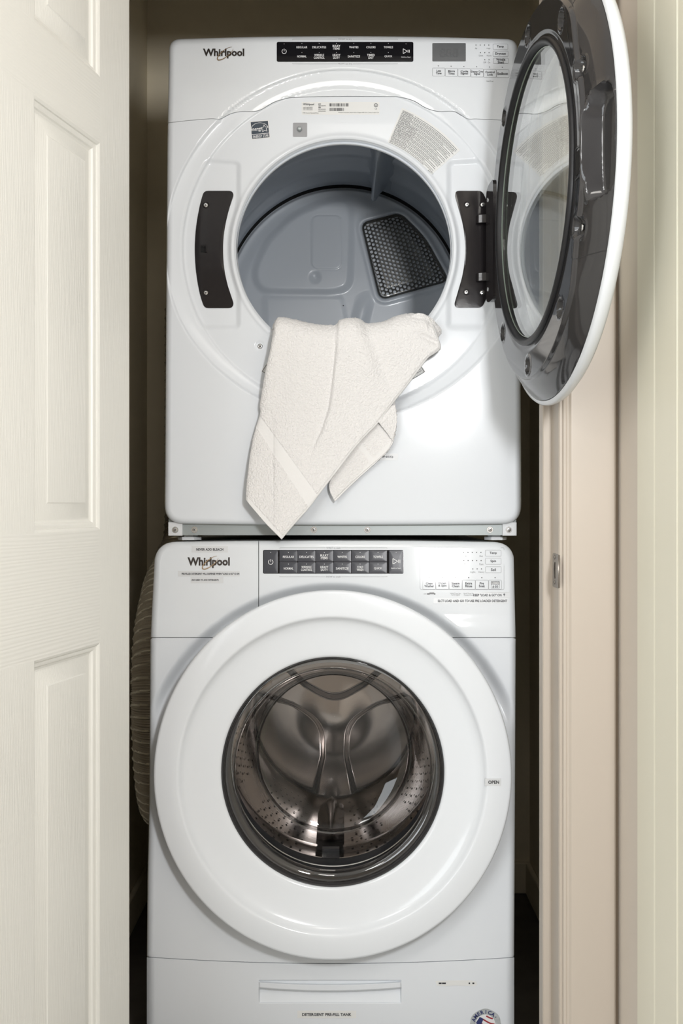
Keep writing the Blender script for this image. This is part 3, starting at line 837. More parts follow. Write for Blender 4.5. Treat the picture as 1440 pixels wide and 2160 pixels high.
for x_, s1, s2 in zip(CX, ['REGULAR', 'DELICATES', 'BULKY\nITEMS', 'WHITES', 'COLORS', 'TOWELS'], ['NORMAL', 'WRINKLE\nCONTROL', 'HEAVY\nDUTY', 'SANITIZE', 'TIMED\nDRY', 'QUICK']):
    keytext(mb, s1, x_, 99.7, SD, .0018, .90); keytext(mb, s2, x_, 119, SD, .0018, .90)
    for y_ in (91.5, 110.8): dot(mb, x_, y_, .6, SD, .0018)
def power_icon(mb, cx, cy, S, off, r=4.6):
    stroke(mb, [(cx + r * math.cos(t), cy + r * math.sin(t)) for t in np.linspace(-math.pi / 2 + .5, 1.5 * math.pi - .5, 24)], 1.1, S, off)
    stroke(mb, [(cx, cy - r - 1.2), (cx, cy - .3)], 1.1, S, off)
def start_icon(mb, cx, cy, S, off, k=1.0):
    tri = [(cx - 6 * k, cy - 5.2 * k), (cx + 2.6 * k, cy), (cx - 6 * k, cy + 5.2 * k), (cx - 6 * k, cy - 5.2 * k)]
    stroke(mb, resample(tri, 25), 1.1, S, off)
    for q in (4.2, 7.0): stroke(mb, [(cx + q * k, cy - 3 * k), (cx + q * k, cy + 3 * k)], 1.1, S, off)
power_icon(mb, 599, 108.5, SD, .0018); dot(mb, 599, 92.5, .6, SD, .0018)
start_icon(mb, 856, 108, SD, .0018); put_text(mb, 'Hold to Start', 856, 120.3, 20, 2.9, SD, .0018); dot(mb, 856, 92.5, .6, SD, .0018)
mb.build('lettering', M_printwhite, bp_, smooth=False)
def legend(mb, s, cy, x0, x1, S, dn, cx=None):
    cx = cx or (x0 + x1) / 2; hw = 15.5
    put_text(mb, s, cx, cy, 2 * hw - 1, 3.6, S, .0006)
    stroke(mb, np.linspace((x0, cy), (cx - hw - 1, cy), 12), .45, S, .0006); stroke(mb, np.linspace((cx + hw + 1, cy), (x1, cy), 12), .45, S, .0006)
    for x_ in (x0, x1): stroke(mb, [(x_, cy), (x_, cy + dn)], .45, S, .0006)
mb = MB(); legend(mb, 'WHAT to dry', 82.8, 617, 838, SD, 1.5); legend(mb, 'HOW to dry', 134.8, 617, 838, SD, -1.5)
put_text(mb, 'Hold 3 sec', 1033, 171, 15, 2.8, SD, .0006, .01)
for s_, x_, y_, w_ in (('Air', 1004, 101.8, 5), ('High', 1030, 102.3, 8), ('Less', 1014, 117, 8.5), ('More', 1031, 117.3, 9.5), ('Off', 1022, 131.5, 6), ('On', 1031, 131.8, 5)):
    put_text(mb, s_, x_, y_, w_, 3.4, SD, .0006)
mb.build('console_legend', M_printgrey, dryer, smooth=False, kind='stuff')
mb = MB()
for x_, y_ in [(x, 95) for x in (1003.5, 1012.5, 1021.5, 1030.5)] + [(x, 111) for x in (1013, 1022, 1031)] + [(x, 126) for x in (1022, 1031)] + [(924 + 27 * k, 139 + .6 * k) for k in range(6)]:
    dot(mb, x_, y_, 1.0, SD, .0007)
mb.build('indicator_dots', M_print, dryer, smooth=False, kind='stuff')
dsp = decal('display', rrect(911.5, 91, 982, 129.5, 1.5), SD, M_lcd, dryer, off=.0006, thick=.0006, rings=4)
mb = MB(); put_text(mb, '888', 946, 111, 40, 19, SD, .0008); mb.build('display_digits', mat('faint_digits', (.105, .108, .112), .4), dsp, smooth=False)
def touch(parent, s, x0, y0, x1, y1, S, w_=None, h_=None, m=M_print):
    mb = MB(); boxline(mb, x0, y0, x1, y1, 2, .5, S, .0006)
    k = mb.build('touch_key', M_printgrey, parent, smooth=False)
    lines = s.split('\n'); n = max(len(l) for l in lines)
    mb = MB(); put_text(mb, s, (x0 + x1) / 2, (y0 + y1) / 2, w_ or min(n * 3.15, x1 - x0 - 2), h_ or (5.6 if len(lines) == 1 else 10.2), S, .0008, .022)
    mb.build('lettering', m, k, smooth=False)
    return k
touch(dryer, 'Temp', 1039, 92.5, 1071, 104.5, SD, 14.5, 6.3); touch(dryer, 'Dryness', 1039, 107.5, 1071.5, 119.5, SD, 22, 6.3); touch(dryer, 'Wrinkle\nShield', 1039.5, 122.5, 1072, 134.5, SD, 19, 10.6)
for k, s_ in enumerate(['Less\nTime', 'More\nTime', 'Cycle\nSignal', 'Damp Dry\nSignal', 'Control\nLock', 'EcoBoost']):
    touch(dryer, s_, 911.5 + 27 * k, 143 + .7 * k, 938.3 + 27 * k, 160.5 + .7 * k, SD, [12, 14, 16, 25.5, 19.5, 22][k], 5.5 if k == 5 else 9.8)

# --- base strip, feet
yb0 = YD + .020
x0, zt = W(352, 1106, YD); x1, zb = W(1092, 1129.5, YD)
bs = MB(); bs.box(x0, x1, yb0, yb0 + .05, zb + .003, zt + .02); bs.box(x0, x1, yb0 + .0, yb0 + .30, zb, zb + .003)
bso = bs.build('base_rail', M_zinc, dryer, smooth=False)
for xq in (352, 1062):
    a, _ = W(xq, 0, YD); b, _ = W(xq + 30, 0, YD)
    bevel(MB().box(a, b, yb0 - .006, yb0 - .0002, zb - .001, zt + .004).build('corner_bracket', M_cabinet, bso, smooth=False), .001)
for xq in (367, 407, 661, 775, 1036, 1075):
    X, Z = W(xq, 1118, YD); yo = yb0 - (.006 if xq in (367, 1075) else 0)
    lathe('screw_washer', [(.0001, .001), (.0062, .001), (.0066, 0)], front_frame(X, Z, yo - .0), M_chrome, bso, 16)
    screw_head('screw', (X, yo - .001, Z), (0, -1, 0), .0042, bso, M_chrome)
WZ = 1.0008       # top of the washer
for xq0, xq1 in ((366, 417), (1029, 1077)):
    for yo in (0, .56):
        a, _ = W(xq0, 0, YD); b, _ = W(xq1, 0, YD); cx = (a + b) / 2; R = (b - a) / 2
        cz = WZ
        hx = [(cx + R * math.cos(math.radians(60 * k)), YD + .052 + yo + R * math.sin(math.radians(60 * k))) for k in range(6)]
        mb = MB()
        mb.add([(x, y, cz) for x, y in hx] + [(x, y, cz + .006) for x, y in hx] + [(cx + (x - cx) * .7, YD + .052 + yo + (y - YD - .052 - yo) * .7, cz + .0065) for x, y in hx] + [(cx + (x - cx) * .7, YD + .052 + yo + (y - YD - .052 - yo) * .7, zb + .0005) for x, y in hx],
               [(i + 6 * k, (i + 1) % 6 + 6 * k, (i + 1) % 6 + 6 * k + 6, i + 6 * k + 6) for k in range(3) for i in range(6)] + [(5, 4, 3, 2, 1, 0)])
        mb.build('foot', M_cabinet, dryer, smooth=False)

# --- the open dryer door
DC = np.array([.305, 1.675, dfz]); pa = math.radians(4.2)
eA = np.array([math.sin(pa), -math.cos(pa), 0]); eN = np.array([-math.cos(pa), -math.sin(pa), 0]); eB = np.array([0, 0, 1.0])
def dframe(x, y, d): return DC + np.asarray(x)[..., None] * eA + np.asarray(y)[..., None] * eB + np.asarray(d)[..., None] * eN
def door_hit(px, py, n=0.0):
    ray = np.array([(px - 720) / F, 1.0, (HOR - py) / F]); o = np.array([0, 0, HC]); c = DC + eN * n
    t = np.dot(c - o, eN) / np.dot(ray, eN); p = o + ray * t - c
    return float(np.dot(p, eA)), float(p[2])
hp = round_poly([(.271, -.080), (.271, .036), (.284, .058), (.3130, .060), (.3205, .03), (.3215, 0), (.3205, -.05), (.314, -.080), (.283, -.084)], .012, 5)
HPn = hp
doorp = None
RL = .326
def liner_disp(x, y, r, A):
    c = np.cos(A)
    re = .290 - .022 * sstep(.72, .9, c)                     # the crown's edge sits further in beside the handle
    t = np.clip((r - re) / (RL - re), 0, 1)
    d = -.0045 * sstep(0, .10, t) - .0245 * (.55 * t + .45 * t ** 2.4)
    d = np.where(r < .248, -.001 * sstep(.248, .24, r), d)
    sd = poly_sd(x, y, hp)
    d = d - .022 * sstep(.004, -.006, sd) + .0015 * np.exp(-((sd - .005) / .003) ** 2)
    sl_ = poly_sd(x, y, [(.238, -.026), (.250, -.026), (.250, .004), (.238, .004)])
    return d
# polar liner
na, nr = 480, 90
A = np.linspace(0, 2 * math.pi, na, endpoint=False); rr = np.linspace(.2365, RL, nr)
AA, RR = np.meshgrid(A, rr, indexing='ij'); xx = RR * np.cos(AA); yy = RR * np.sin(AA)
dd = liner_disp(xx, yy, RR, AA)
scrpos = [door_hit(*p) for p in ((1182, 48), (1060, 238), (1211, 160), (1058, 715), (1113, 770), (1180, 645), (1209, 476), (1112, 30))]
scrpos = [((a / math.hypot(a, b)) * .270, (b / math.hypot(a, b)) * .270) for a, b in scrpos]
for a, b in scrpos:
    q = np.hypot(xx - a, yy - b); dd = dd - .009 * sstep(.0150, .0095, q) + .0010 * np.exp(-((q - .0165) / .002) ** 2)
vl = dframe(xx, yy, dd).reshape(-1, 3)
f = grid_faces(na, nr, True)
v = [tuple(p) for p in vl]
b = len(v); lip = dframe(RL * np.cos(A), RL * np.sin(A), np.full(na, -.034)); v += [tuple(p) for p in lip]
f += [(i * nr + nr - 1, ((i + 1) % na) * nr + nr - 1, b + (i + 1) % na, b + i) for i in range(na)]
b = len(v); lip = dframe(.2365 * np.cos(A), .2365 * np.sin(A), np.full(na, -.03)); v += [tuple(p) for p in lip]
f += [(((i + 1) % na) * nr, i * nr, b + i, b + (i + 1) % na) for i in range(na)]
ddoor = mesh_obj('door', v, f, M_liner, dryer, sharp=50)
ddoor['label'] = 'open round dryer door with dark grey inner liner'
lathe('outer_shell', [(.232, -.040), (.236, -.050), (.27, -.058), (.305, -.057), (.322, -.052), (.331, -.045), (.3345, -.038), (.3345, -.033), (.3325, -.0300), (.3275, -.0292), (.3262, -.031)], dframe, mat('shell_plastic_dimmed', (.68, .70, .72), .2, spec=.4), ddoor, 160, sharp=60)['label'] = 'white outer shell of the dryer door'  # same white plastic, darkened to offset the nearby lamp
lathe('gasket', [(.2365, -.001), (.2370, .0020), (.2345, .0050), (.2295, .0052), (.2262, .0030), (.2245, -.004), (.2240, -.012)], dframe, M_gasket, ddoor, 128, sharp=60)
def disc_slab(name, R, n0, n1, m, parent, frame, seg=96):
    return lathe(name, [(.0002, n1), (R, n1), (R, n0), (.0002, n0)], frame, m, parent, seg, sharp=30)
disc_slab('window_glass', .2240, -.0085, -.0045, M_dglass, ddoor, dframe)
lathe('glass_edge', [(.2238, -.0060), (.2222, -.0038), (.2232, -.0036)], dframe, mat('green_glass_edge', (.34, .40, .35), .2), ddoor, 96)
lathe('inner_tunnel', [(.2238, -.010), (.231, -.037)], dframe, M_gasket, ddoor, 96)
for a, b in scrpos:
    p = dframe(np.array(a), np.array(b), np.array(float(np.interp(.268, [.26, .3], [0, 0])) - .0088))
    screw_head('screw', tuple(p), tuple(eN), .0052, ddoor, M_chrome)
# latch slot and parting line on the liner
def Sdoor(extra=0.0):
    def S(x, y, off=0.0):
        x = np.asarray(x, float); y = np.asarray(y, float); r = np.hypot(x, y); A = np.arctan2(y, x)
        return dframe(x, y, liner_disp(x, y, r, A) + off)
    return S
SL = Sdoor()
mb = MB(); P = np.array([(.2450, -.044), (.2620, -.044), (.2620, -.012), (.2450, -.012)]); mb.add(list(SL(P[:, 0], P[:, 1], .0006)), [(0, 1, 2, 3)])
sl_o = mb.build('latch_slot', M_void, ddoor, smooth=False)
fm_ = MB(); stroke(fm_, resample([(.2440, -.049), (.2440, -.007), (.2640, -.007), (.2640, -.049), (.2440, -.049)], 60) , .0016, SL, .0012); fm_.build('latch_frame', M_screwdark, ddoor, smooth=False)
def parting(pts, w=.0011):
    mb = MB(); stroke(mb, smooth_curve(pts, 60), w, SL, .0004); return mb
pm = parting([(.3255 * math.cos(math.radians(a)), .3255 * math.sin(math.radians(a))) for a in (-28.5,)] + [(.300 * math.cos(math.radians(-31)), .300 * math.sin(math.radians(-31))), (.272 * math.cos(math.radians(-34)), .272 * math.sin(math.radians(-34))), (.262 * math.cos(math.radians(-30)), .262 * math.sin(math.radians(-30))), (.258 * math.cos(math.radians(-20)), .258 * math.sin(math.radians(-20))), (.259 * math.cos(math.radians(-7.2)), .259 * math.sin(math.radians(-7.2)))])
pm2 = parting([(.3255 * math.cos(math.radians(44)), .3255 * math.sin(math.radians(44))), (.300 * math.cos(math.radians(46)), .300 * math.sin(math.radians(46))), (.272 * math.cos(math.radians(42)), .272 * math.sin(math.radians(42))), (.260 * math.cos(math.radians(32)), .260 * math.sin(math.radians(32))), (.258 * math.cos(math.radians(16)), .258 * math.sin(math.radians(16))), (.259 * math.cos(math.radians(3)), .259 * math.sin(math.radians(3)))])
pm.v += []; b = len(pm.v); pm.v += pm2.v; pm.f += [tuple(i + b for i in q) for q in pm2.f]
pm.build('parting_line', M_seam, ddoor, smooth=False)
# hinge leaf on the far edge of the door, black
hv = []
hl = MB()
for sgn in (1,):
    P = round_poly([(-.322, -.105), (-.300, -.112), (-.262, -.112), (-.262, .112), (-.300, .112), (-.322, .105)], .01, 4)
    Pn = np.array(P); n = len(Pn)
    hl.add(list(dframe(Pn[:, 0], Pn[:, 1], np.full(n, .0035))) + list(dframe(Pn[:, 0], Pn[:, 1], np.full(n, -.012))), [tuple(range(n))[::-1]] + [(i, (i + 1) % n, n + (i + 1) % n, n + i) for i in range(n)])
hlo = hl.build('hinge_leaf', M_charcoal, ddoor, smooth=False)
for bz in (.085, -.085):
    p = dframe(np.array(-.307), np.array(bz), np.array(.0037)); screw_head('screw', tuple(p), tuple(eN), .0042, ddoor, M_chrome)

# ------------------------------------------------------------------ WASHER
washer = empty('washer', None, 'white front-loading washer with a closed round glass door, under the dryer', 'washer')
YWF = 1.964
w_out_top = [(327, 1143.5), (540, 1140.5), (702, 1140), (870, 1140.5), (1084, 1144)]
w_out = round_poly(w_out_top + [(1087.5, 1345), (1086, 1650), (1085, 1850), (1084, 2015), (1084, 2330), (309.5, 2330), (309.5, 2018), (311, 1850), (315, 1700), (317, 1345)],
                   [44, 60, 60, 60, 44, 60, 60, 60, 60, 20, 20, 20, 60, 60, 60], 10)
WCX, WCY = 701.0, 1640.0
def washer_depth(px, py):
    px = np.asarray(px, float); py = np.asarray(py, float)
    r = np.hypot(px - WCX, py - WCY)
    d = -20 * sstep(414, 386, r) * sstep(1560, 1440, py)
    q = np.clip(1350 - py, 0, None) * .9
    d -= .150 * q * sstep(0, 50, q)
    e = -poly_sd(px, py, w_out)
    q = np.clip(1 - e / 14.0, 0, 1)
    d -= 13 * (1 - np.sqrt(np.clip(1 - q * q, 0, 1)))
    return d / 1000
def SW(px, py, off=0.0):
    px = np.asarray(px, float); py = np.asarray(py, float); Y = YWF - washer_depth(px, py) - off; X, Z = W(px, py, Y)
    return np.stack([X, Y, Z], -1)
def ybound(x, outline, top=True):
    lo = np.full(x.shape, 1100.0 if top else 2400.0); hi = np.full(x.shape, 1300.0 if top else 2100.0)
    for _ in range(24):
        m = (lo + hi) / 2; ins = poly_sd(x, m, outline) < 0
        hi = np.where(ins, m, hi); lo = np.where(ins, lo, m)
    return hi
def xbound(y, left=True):
    lo = np.full(y.shape, 280.0 if left else 1110.0); hi = np.full(y.shape, 500.0 if left else 900.0)
    for _ in range(24):
        m = (lo + hi) / 2; ins = poly_sd(m, y, w_out) < 0
        hi = np.where(ins, m, hi); lo = np.where(ins, lo, m)
    return hi
XL0, XR0 = 317.6, 1087.0
def edge_space(n, dense_l, dense_r):
    t = np.linspace(0, 1, n)
    if dense_l and dense_r: return .5 - .5 * np.cos(math.pi * t)
    if dense_l: return 1 - np.sin((1 - t) * math.pi / 2)
    if dense_r: return np.sin(t * math.pi / 2)
    return t
def fill_piece(name, xa, xb, dl, dr, m):
    # polar-like fan from an inner rectangle keeps the corner clean: simple column mapping with squared corner columns
    nx, ny = 220, 90
    t0, t1 = (325.7 if dl else xa), (1083.2 if dr else xb)      # where the straight sides end at the corners
    x = t0 + edge_space(nx, dl, dr) * (t1 - t0)
    top = ybound(x, w_out)
    ty = edge_space(ny, True, False) * .6 + np.linspace(0, 1, ny) * .4
    PY = top[:, None] + (1344.4 - top)[:, None] * ty[None, :]
    PX = np.repeat(x[:, None], ny, 1)
    q = (PY - 1187) / (1345 - 1187)
    if dl: PX = PX + (XL0 - t0) * q * np.clip((420 - PX) / (420 - t0), 0, 1)
    if dr: PX = PX + (XR0 - t1) * q * np.clip((PX - 1000) / (t1 - 1000), 0, 1)
    return patch(name, PX, PY, SW, m, washer, skirt=.040)
dw = fill_piece('dispenser_drawer', XL0, 544.6, True, False, M_plastic)
cw = fill_piece('control_console', 546.0, XR0, False, True, M_plastic)
cw['label'] = 'white control console with keys and display'
# dark recess shows behind the seams
def seam_low(x): return 2032.5 - 13.5 * ((x - 702) / 390.0) ** 2
lowpoly = [(317, 1345.8), (1087.4, 1345.8), (1086, 1650), (1085, 1850), (1084, float(seam_low(1084)) - .8)] + [(x, float(seam_low(x)) - .8) for x in np.linspace(1050, 340, 24)] + [(309.5, float(seam_low(309.5)) - .8), (311, 1850), (315, 1700)]
thw = np.linspace(0, 2 * math.pi, 640, endpoint=False)
brw = bound_r(thw, lowpoly, WCX, 1640, 1500)
t = np.linspace(0, 1, 110); tv = .5 * (1 - (1 - t) ** 2.2) + .5 * t
R_ = 243 + (brw[:, None] - 243) * tv[None, :]
patch('front_panel', WCX + R_ * np.cos(thw)[:, None], 1640 - R_ * np.sin(thw)[:, None], SW, M_enamel, washer, wrap=True, skirt=.040)
# toe panel with the tank drawer
xs = 310 + (1084 - 310) * (.5 - .5 * np.cos(np.linspace(0, math.pi, 240)))
ty = np.linspace(0, 1, 140)
PX = np.repeat(xs[:, None], 140, 1); tops = seam_low(xs) + .8
PY = tops[:, None] + (2262 - tops)[:, None] * ty[None, :]
L = xbound(PY.ravel(), True).reshape(PY.shape); Rr = xbound(PY.ravel(), False).reshape(PY.shape)
PX = np.where(PX < 697, PX + (L - 310) * np.clip((400 - PX) / 90, 0, 1), PX + (Rr - 1084) * np.clip((PX - 990) / 94, 0, 1))
def toe_depth(px, py):
    d = washer_depth(px, py) * 1000
    mid = 2091 - 7 * ((px - 695) / 150) ** 2
    inx = sstep(545.5, 548, px) * sstep(846.5, 844, px)
    rec = sstep(mid - 1, mid + 2, py) * sstep(2117, 2113, py) * inx
    d -= 11 * rec * (1 - .75 * np.clip((py - mid) / (2115 - mid), 0, 1))
    top_ = 2069 + 6 * (1 - ((px - 695) / 150) ** 2) * .9
    d -= 5 * sstep(2067, 2068.5, py) * sstep(top_ + 3.5, top_ - .5, py) * inx
    d += 3.5 * sstep(top_, top_ + 4, py) * sstep(mid + 1, mid - 2, py) * inx
    return d / 1000
def ST_(px, py, off=0.0):
    px = np.asarray(px, float); py = np.asarray(py, float); Y = YWF - toe_depth(px, py) - off; X, Z = W(px, py, Y)
    return np.stack([X, Y, Z], -1)
# finer grid where the handle is
gx = np.unique(np.r_[np.linspace(0, 1, 90), (np.linspace(540, 850, 240) - 310) / 774.0]); gx = np.clip(gx, 0, 1)
xs = 310 + 774 * gx; tops = seam_low(xs) + .8
yy_ = np.unique(np.r_[np.linspace(0, 1, 40), np.linspace(.12, .38, 110)])
PX = np.repeat(xs[:, None], len(yy_), 1); PY = tops[:, None] + (2262 - tops)[:, None] * yy_[None, :]
L = xbound(PY.ravel(), True).reshape(PY.shape); Rr = xbound(PY.ravel(), False).reshape(PY.shape)
PX = np.where(PX < 697, PX + (L - 310) * np.clip((400 - PX) / 90, 0, 1), PX + (Rr - 1084) * np.clip((PX - 990) / 94, 0, 1))
toe = patch('tank_panel', PX, PY, ST_, M_enamel, washer, skirt=.040)
toe['label'] = 'lower panel with the handle of the detergent tank'
wx0, wx1 = W(318.5, 0, YWF)[0], W(1086, 0, YWF)[0]
FLOORPX = HOR + (HC - .012) * F / YWF
outline_shell('cabinet', [(x, y if y < 2200 else FLOORPX) for x, y in w_out], YWF, YWF + .046, 2.70, 2.2, M_cabinet, washer)
mb = MB()
for xq in (wx0 + .05, wx1 - .05):
    for yq in (YWF + .08, 2.62): mb = MB().box(xq - .02, xq + .02, yq - .02, yq + .02, 0, .012); mb.build('foot', M_seam, washer, smooth=False)

# washer print
for (x0_, y0_, x1_, y1_), s_, (tw, thh) in (((404, 1152, 480.5, 1165.5), 'NEVER ADD BLEACH', (57, 5.6)), ((375, 1204, 505.5, 1216), 'PRE-FILLED DETERGENT WILL DISPENSE WHEN "LOAD & GO" IS ON', (121.5, 4.4)), ((402, 1217, 471, 1230.5), '(NO NEED TO ADD DETERGENT)', (57, 4.4))):
    k = decal('label_tape', rrect(x0_, y0_, x1_, y1_, .6), SW, M_tape, dw, off=.0004, rings=3)
    cxt = (x0_ + x1_) / 2 + (3.5 if tw > 100 else (-4 if s_[0] == '(' else 0))
    put_text(MB(), s_, cxt, (y0_ + y1_) / 2 + .2, tw, thh, SW, .0008, .035).build('lettering', M_print, k, smooth=False) if False else None
    t_ = put_text(MB(), s_, cxt, (y0_ + y1_) / 2 + .2, tw, thh, SW, .0008, .035).build('tape_lettering', M_print, dw, smooth=False)
whirlpool(washer, 395.5, 484.5, 1176, 1194.5, SW)
kp = decal('key_panel', rrect(554.5, 1160, 851, 1210, 3), SW, M_blackglass, washer, off=.0008, thick=.0012, rings=8, bev=.0003)
def key(x0, y0, x1, y1, txt, icon=None):
    k = decal('key', rrect(x0, y0, x1, y1, 1.6), SW, M_key, washer, off=.0022, thick=.0016, rings=3, bev=.0005)
    mb = MB(); cx = (x0 + x1) / 2
    if txt: keytext(mb, txt, cx, (y0 + y1) / 2 + 1.6, SW, .0030, .93)
    if icon == 'power': power_icon(mb, cx, 1185.5, SW, .0030, 5.0)
    if icon == 'start': start_icon(mb, cx, 1184, SW, .0030, 1.15); put_text(mb, 'Hold to Start', cx, 1198.5, 21, 3.0, SW, .0030)
    dot(mb, cx, y0 + 4, .8, SW, .0030)
    mb.build('lettering', M_printwhite, k, smooth=False)
ex = [589, 627.5, 665, 702.7, 740.4, 778, 816]
for i, (s1, s2) in enumerate(zip(['REGULAR', 'DELICATES', 'BULKY\nITEMS', 'WHITES', 'COLORS', 'TOWELS'], ['NORMAL', 'WRINKLE\nCONTROL', 'HEAVY\nDUTY', 'SANITIZE', 'COLD\nWASH', 'QUICK'])):
    key(ex[i] + .4, 1161, ex[i + 1] - .4, 1184.8, s1); key(ex[i] + .4, 1185.8, ex[i + 1] - .4, 1209.2, s2)
key(556, 1161, 585.5, 1209.2, None, 'power'); key(820.5, 1161, 849.8, 1209.2, None, 'start')
mb = MB(); legend(mb, 'WHAT to wash', 1155.6, 590, 816, SW, 1.5); legend(mb, 'HOW to wash', 1216.4, 590, 816, SW, -1.5)
for s_, x_, y_, w_ in (('Cold', 978, 1173, 9.5), ('Hot', 1014.5, 1173, 7), ('Off', 978, 1190, 6.5), ('Fast', 1015, 1190, 8.5), ('Light', 997, 1207, 10.5), ('Heavy', 1015, 1207, 13)):
    put_text(mb, s_, x_, y_, w_, 4.2, SW, .0006)
put_text(mb, 'Hold 3 sec for\nCycle Signal', 960.5, 1253.5, 22, 6.4, SW, .0006); put_text(mb, 'Hold 3 sec for\nControl Lock', 988.5, 1253.5, 22, 6.4, SW, .0006)
put_text(mb, 'with', 896, 1252.5, 6, 2.8, SW, .0006)
boxline(mb, 885.5, 1155, 1063, 1243.8, 3, .5, SW, .0005)
for k in range(7): dot(mb, 902 + k * 2.4, 1252.8 - (1.2 if 1 < k < 6 else 0), 2.0, SW, .0006)
mb.build('console_legend', M_printgrey, washer, smooth=False, kind='stuff')
mb = MB()
for x_, y_ in [(x, 1165) for x in (977.5, 986.6, 995.7, 1004.8, 1014)] + [(x, 1182.5) for x in (977.8, 986.9, 996, 1005.1, 1014.3)] + [(x, 1200) for x in (996.8, 1006, 1015)] + [(904.7 + 27.8 * k, 1218.6) for k in range(6)]:
    dot(mb, x_, y_, 1.15, SW, .0007)
mb.build('indicator_dots', M_print, washer, smooth=False, kind='stuff')
decal('display', rrect(891, 1162, 964, 1208, 1.5), SW, M_lcdw, washer, off=.0006, thick=.0006, rings=4)
touch(washer, 'Temp', 1023, 1160, 1056.8, 1173.5, SW, 15, 6.3); touch(washer, 'Spin', 1023, 1177.3, 1056.8, 1190.6, SW, 12, 6.3); touch(washer, 'Soil', 1023.5, 1195, 1057, 1208.3, SW, 10.5, 5.8)
for k, s_ in enumerate(['Clean\nWasher', 'Drain\n& Spin', 'Steam\nClean', 'Extra\nRinse', 'Pre\nSoak']):
    touch(washer, s_, 891 + 27.8 * k, 1223.3, 918.7 + 27.8 * k, 1243.3, SW, [20.5, 17.5, 17, 14.5, 13][k], 10.8)
mb = MB(); boxline(mb, 1030.2, 1223.3, 1057.6, 1243.3, 2, .5, SW, .0006); boxline(mb, 1035, 1226.3, 1053.5, 1241, .8, .7, SW, .0006); quad(mb, 1035.3, 1226.5, 1053.2, 1233.2, SW, .0006)
lk = mb.build('touch_key', M_printgrey, washer, smooth=False)
put_text(MB(), '& GO', 1044.3, 1237.2, 12, 4.6, SW, .0009, .02).build('lettering', M_print, lk, smooth=False)
put_text(MB(), 'LOAD', 1044.3, 1229.8, 15, 4.8, SW, .0010, .015).build('lettering', M_printwhite, lk, smooth=False)
for (x0_, y0_, x1_, y1_), s_, xa, xb in (((997, 1249, 1076, 1261.5), 'KEEP "LOAD & GO" ON', 998, 1057.5), ((914, 1261.8, 1072, 1273.5), 'SLCT LOAD AND GO TO USE PRE LOADED DETERGENT', 923, 1069.5)):
    k = decal('label_tape', rrect(x0_, y0_, x1_, y1_, .6), SW, M_tape, cw, off=.0005, rings=3)
    mb = MB(); put_text(mb, s_, (xa + xb) / 2, (y0_ + y1_) / 2, xb - xa, 5.4, SW, .0010, .03)
    if s_[0] == 'K':
        b_ = S_q = SW(np.array([1060.5, 1063, 1065.5, 1063.7, 1063.7, 1062.3, 1062.3]), np.array([1254.5, 1251.5, 1254.5, 1254.5, 1257.5, 1257.5, 1254.5]), .0010)
        mb.add(list(b_), [(0, 1, 2), (3, 4, 5, 6)])
    mb.build('tape_lettering', M_print, cw, smooth=False)
k = decal('label_tape', rrect(627, 2132, 751, 2147.5, .6), ST_, M_sticker, toe, off=.0005, rings=3)
put_text(MB(), 'DETERGENT PRE-FILL TANK', 689, 2140, 104, 6.4, ST_, .0010, .03).build('tape_lettering', M_print, toe, smooth=False)
torn = [(918, 2069), (935, 2068.5), (990, 2068), (1004, 2070), (1006, 2076), (1001, 2080), (960, 2079), (940, 2080.5), (921, 2079)]
decal('torn_label', torn, ST_, M_sticker, toe, off=.0005, rings=3)
mb = MB()
for x0_, x1_ in ((925, 931), (932, 940), (988, 991), (996, 1000)): quad(mb, x0_, 2072.5, x1_, 2076, ST_, .0010)
mb.build('torn_print', M_print, toe, smooth=False, kind='stuff')
# round AMERICA sticker
acx, acy, aR = 1023.5, 2161.0, 33.0
an = np.linspace(0, 2 * math.pi, 48, endpoint=False)
ast = decal('round_sticker', [(acx + aR * math.cos(a) * (1 + .02 * math.sin(9 * a)), acy + aR * math.sin(a) * (1 + .02 * math.sin(7 * a))) for a in an], ST_, M_silver, toe, off=.0005, rings=3)
fl = MB(); fr_ = MB(); fb_ = MB()
for k in range(7):
    y0_ = acy - 19 + k * 5.6
    pts = []
    for x_ in np.linspace(acx - 19, acx + 19, 12):
        y_ = y0_ + 3 * math.sin((x_ - acx) * .12) + (x_ - acx) * .25
        if math.hypot(x_ - acx, y_ - acy) < 20: pts.append((x_, y_))
    if len(pts) > 2: stroke(fr_ if k % 2 == 0 else fl, pts, 3.0, ST_, .0013)
dot(fl, acx, acy, 21, ST_, .0010, 32)
tri = [(acx - 20, acy - 4), (acx - 12, acy - 16), (acx - 4, acy - 12), (acx - 8, acy - 2), (acx - 14, acy + 8)]
T = np.array(tri); fb_.add(list(ST_(T[:, 0], T[:, 1], .0016)), [tuple(range(5))])
for i, ch in enumerate("AMERICA'"):
    a = math.radians(-158 + i * 17.5); cx, cy = acx + 26.5 * math.cos(a), acy + 26.5 * math.sin(a)
    put_text(fb_, ch, cx, cy, None, 8.0 if ch != "'" else 3, ST_, .0014, .03, rot=math.degrees(a) + 90)
fl.build('sticker_white', M_printwhite, toe, smooth=False); fr_.build('sticker_stripes', M_red, toe, smooth=False); fb_.build('sticker_lettering', M_blue, toe, smooth=False)

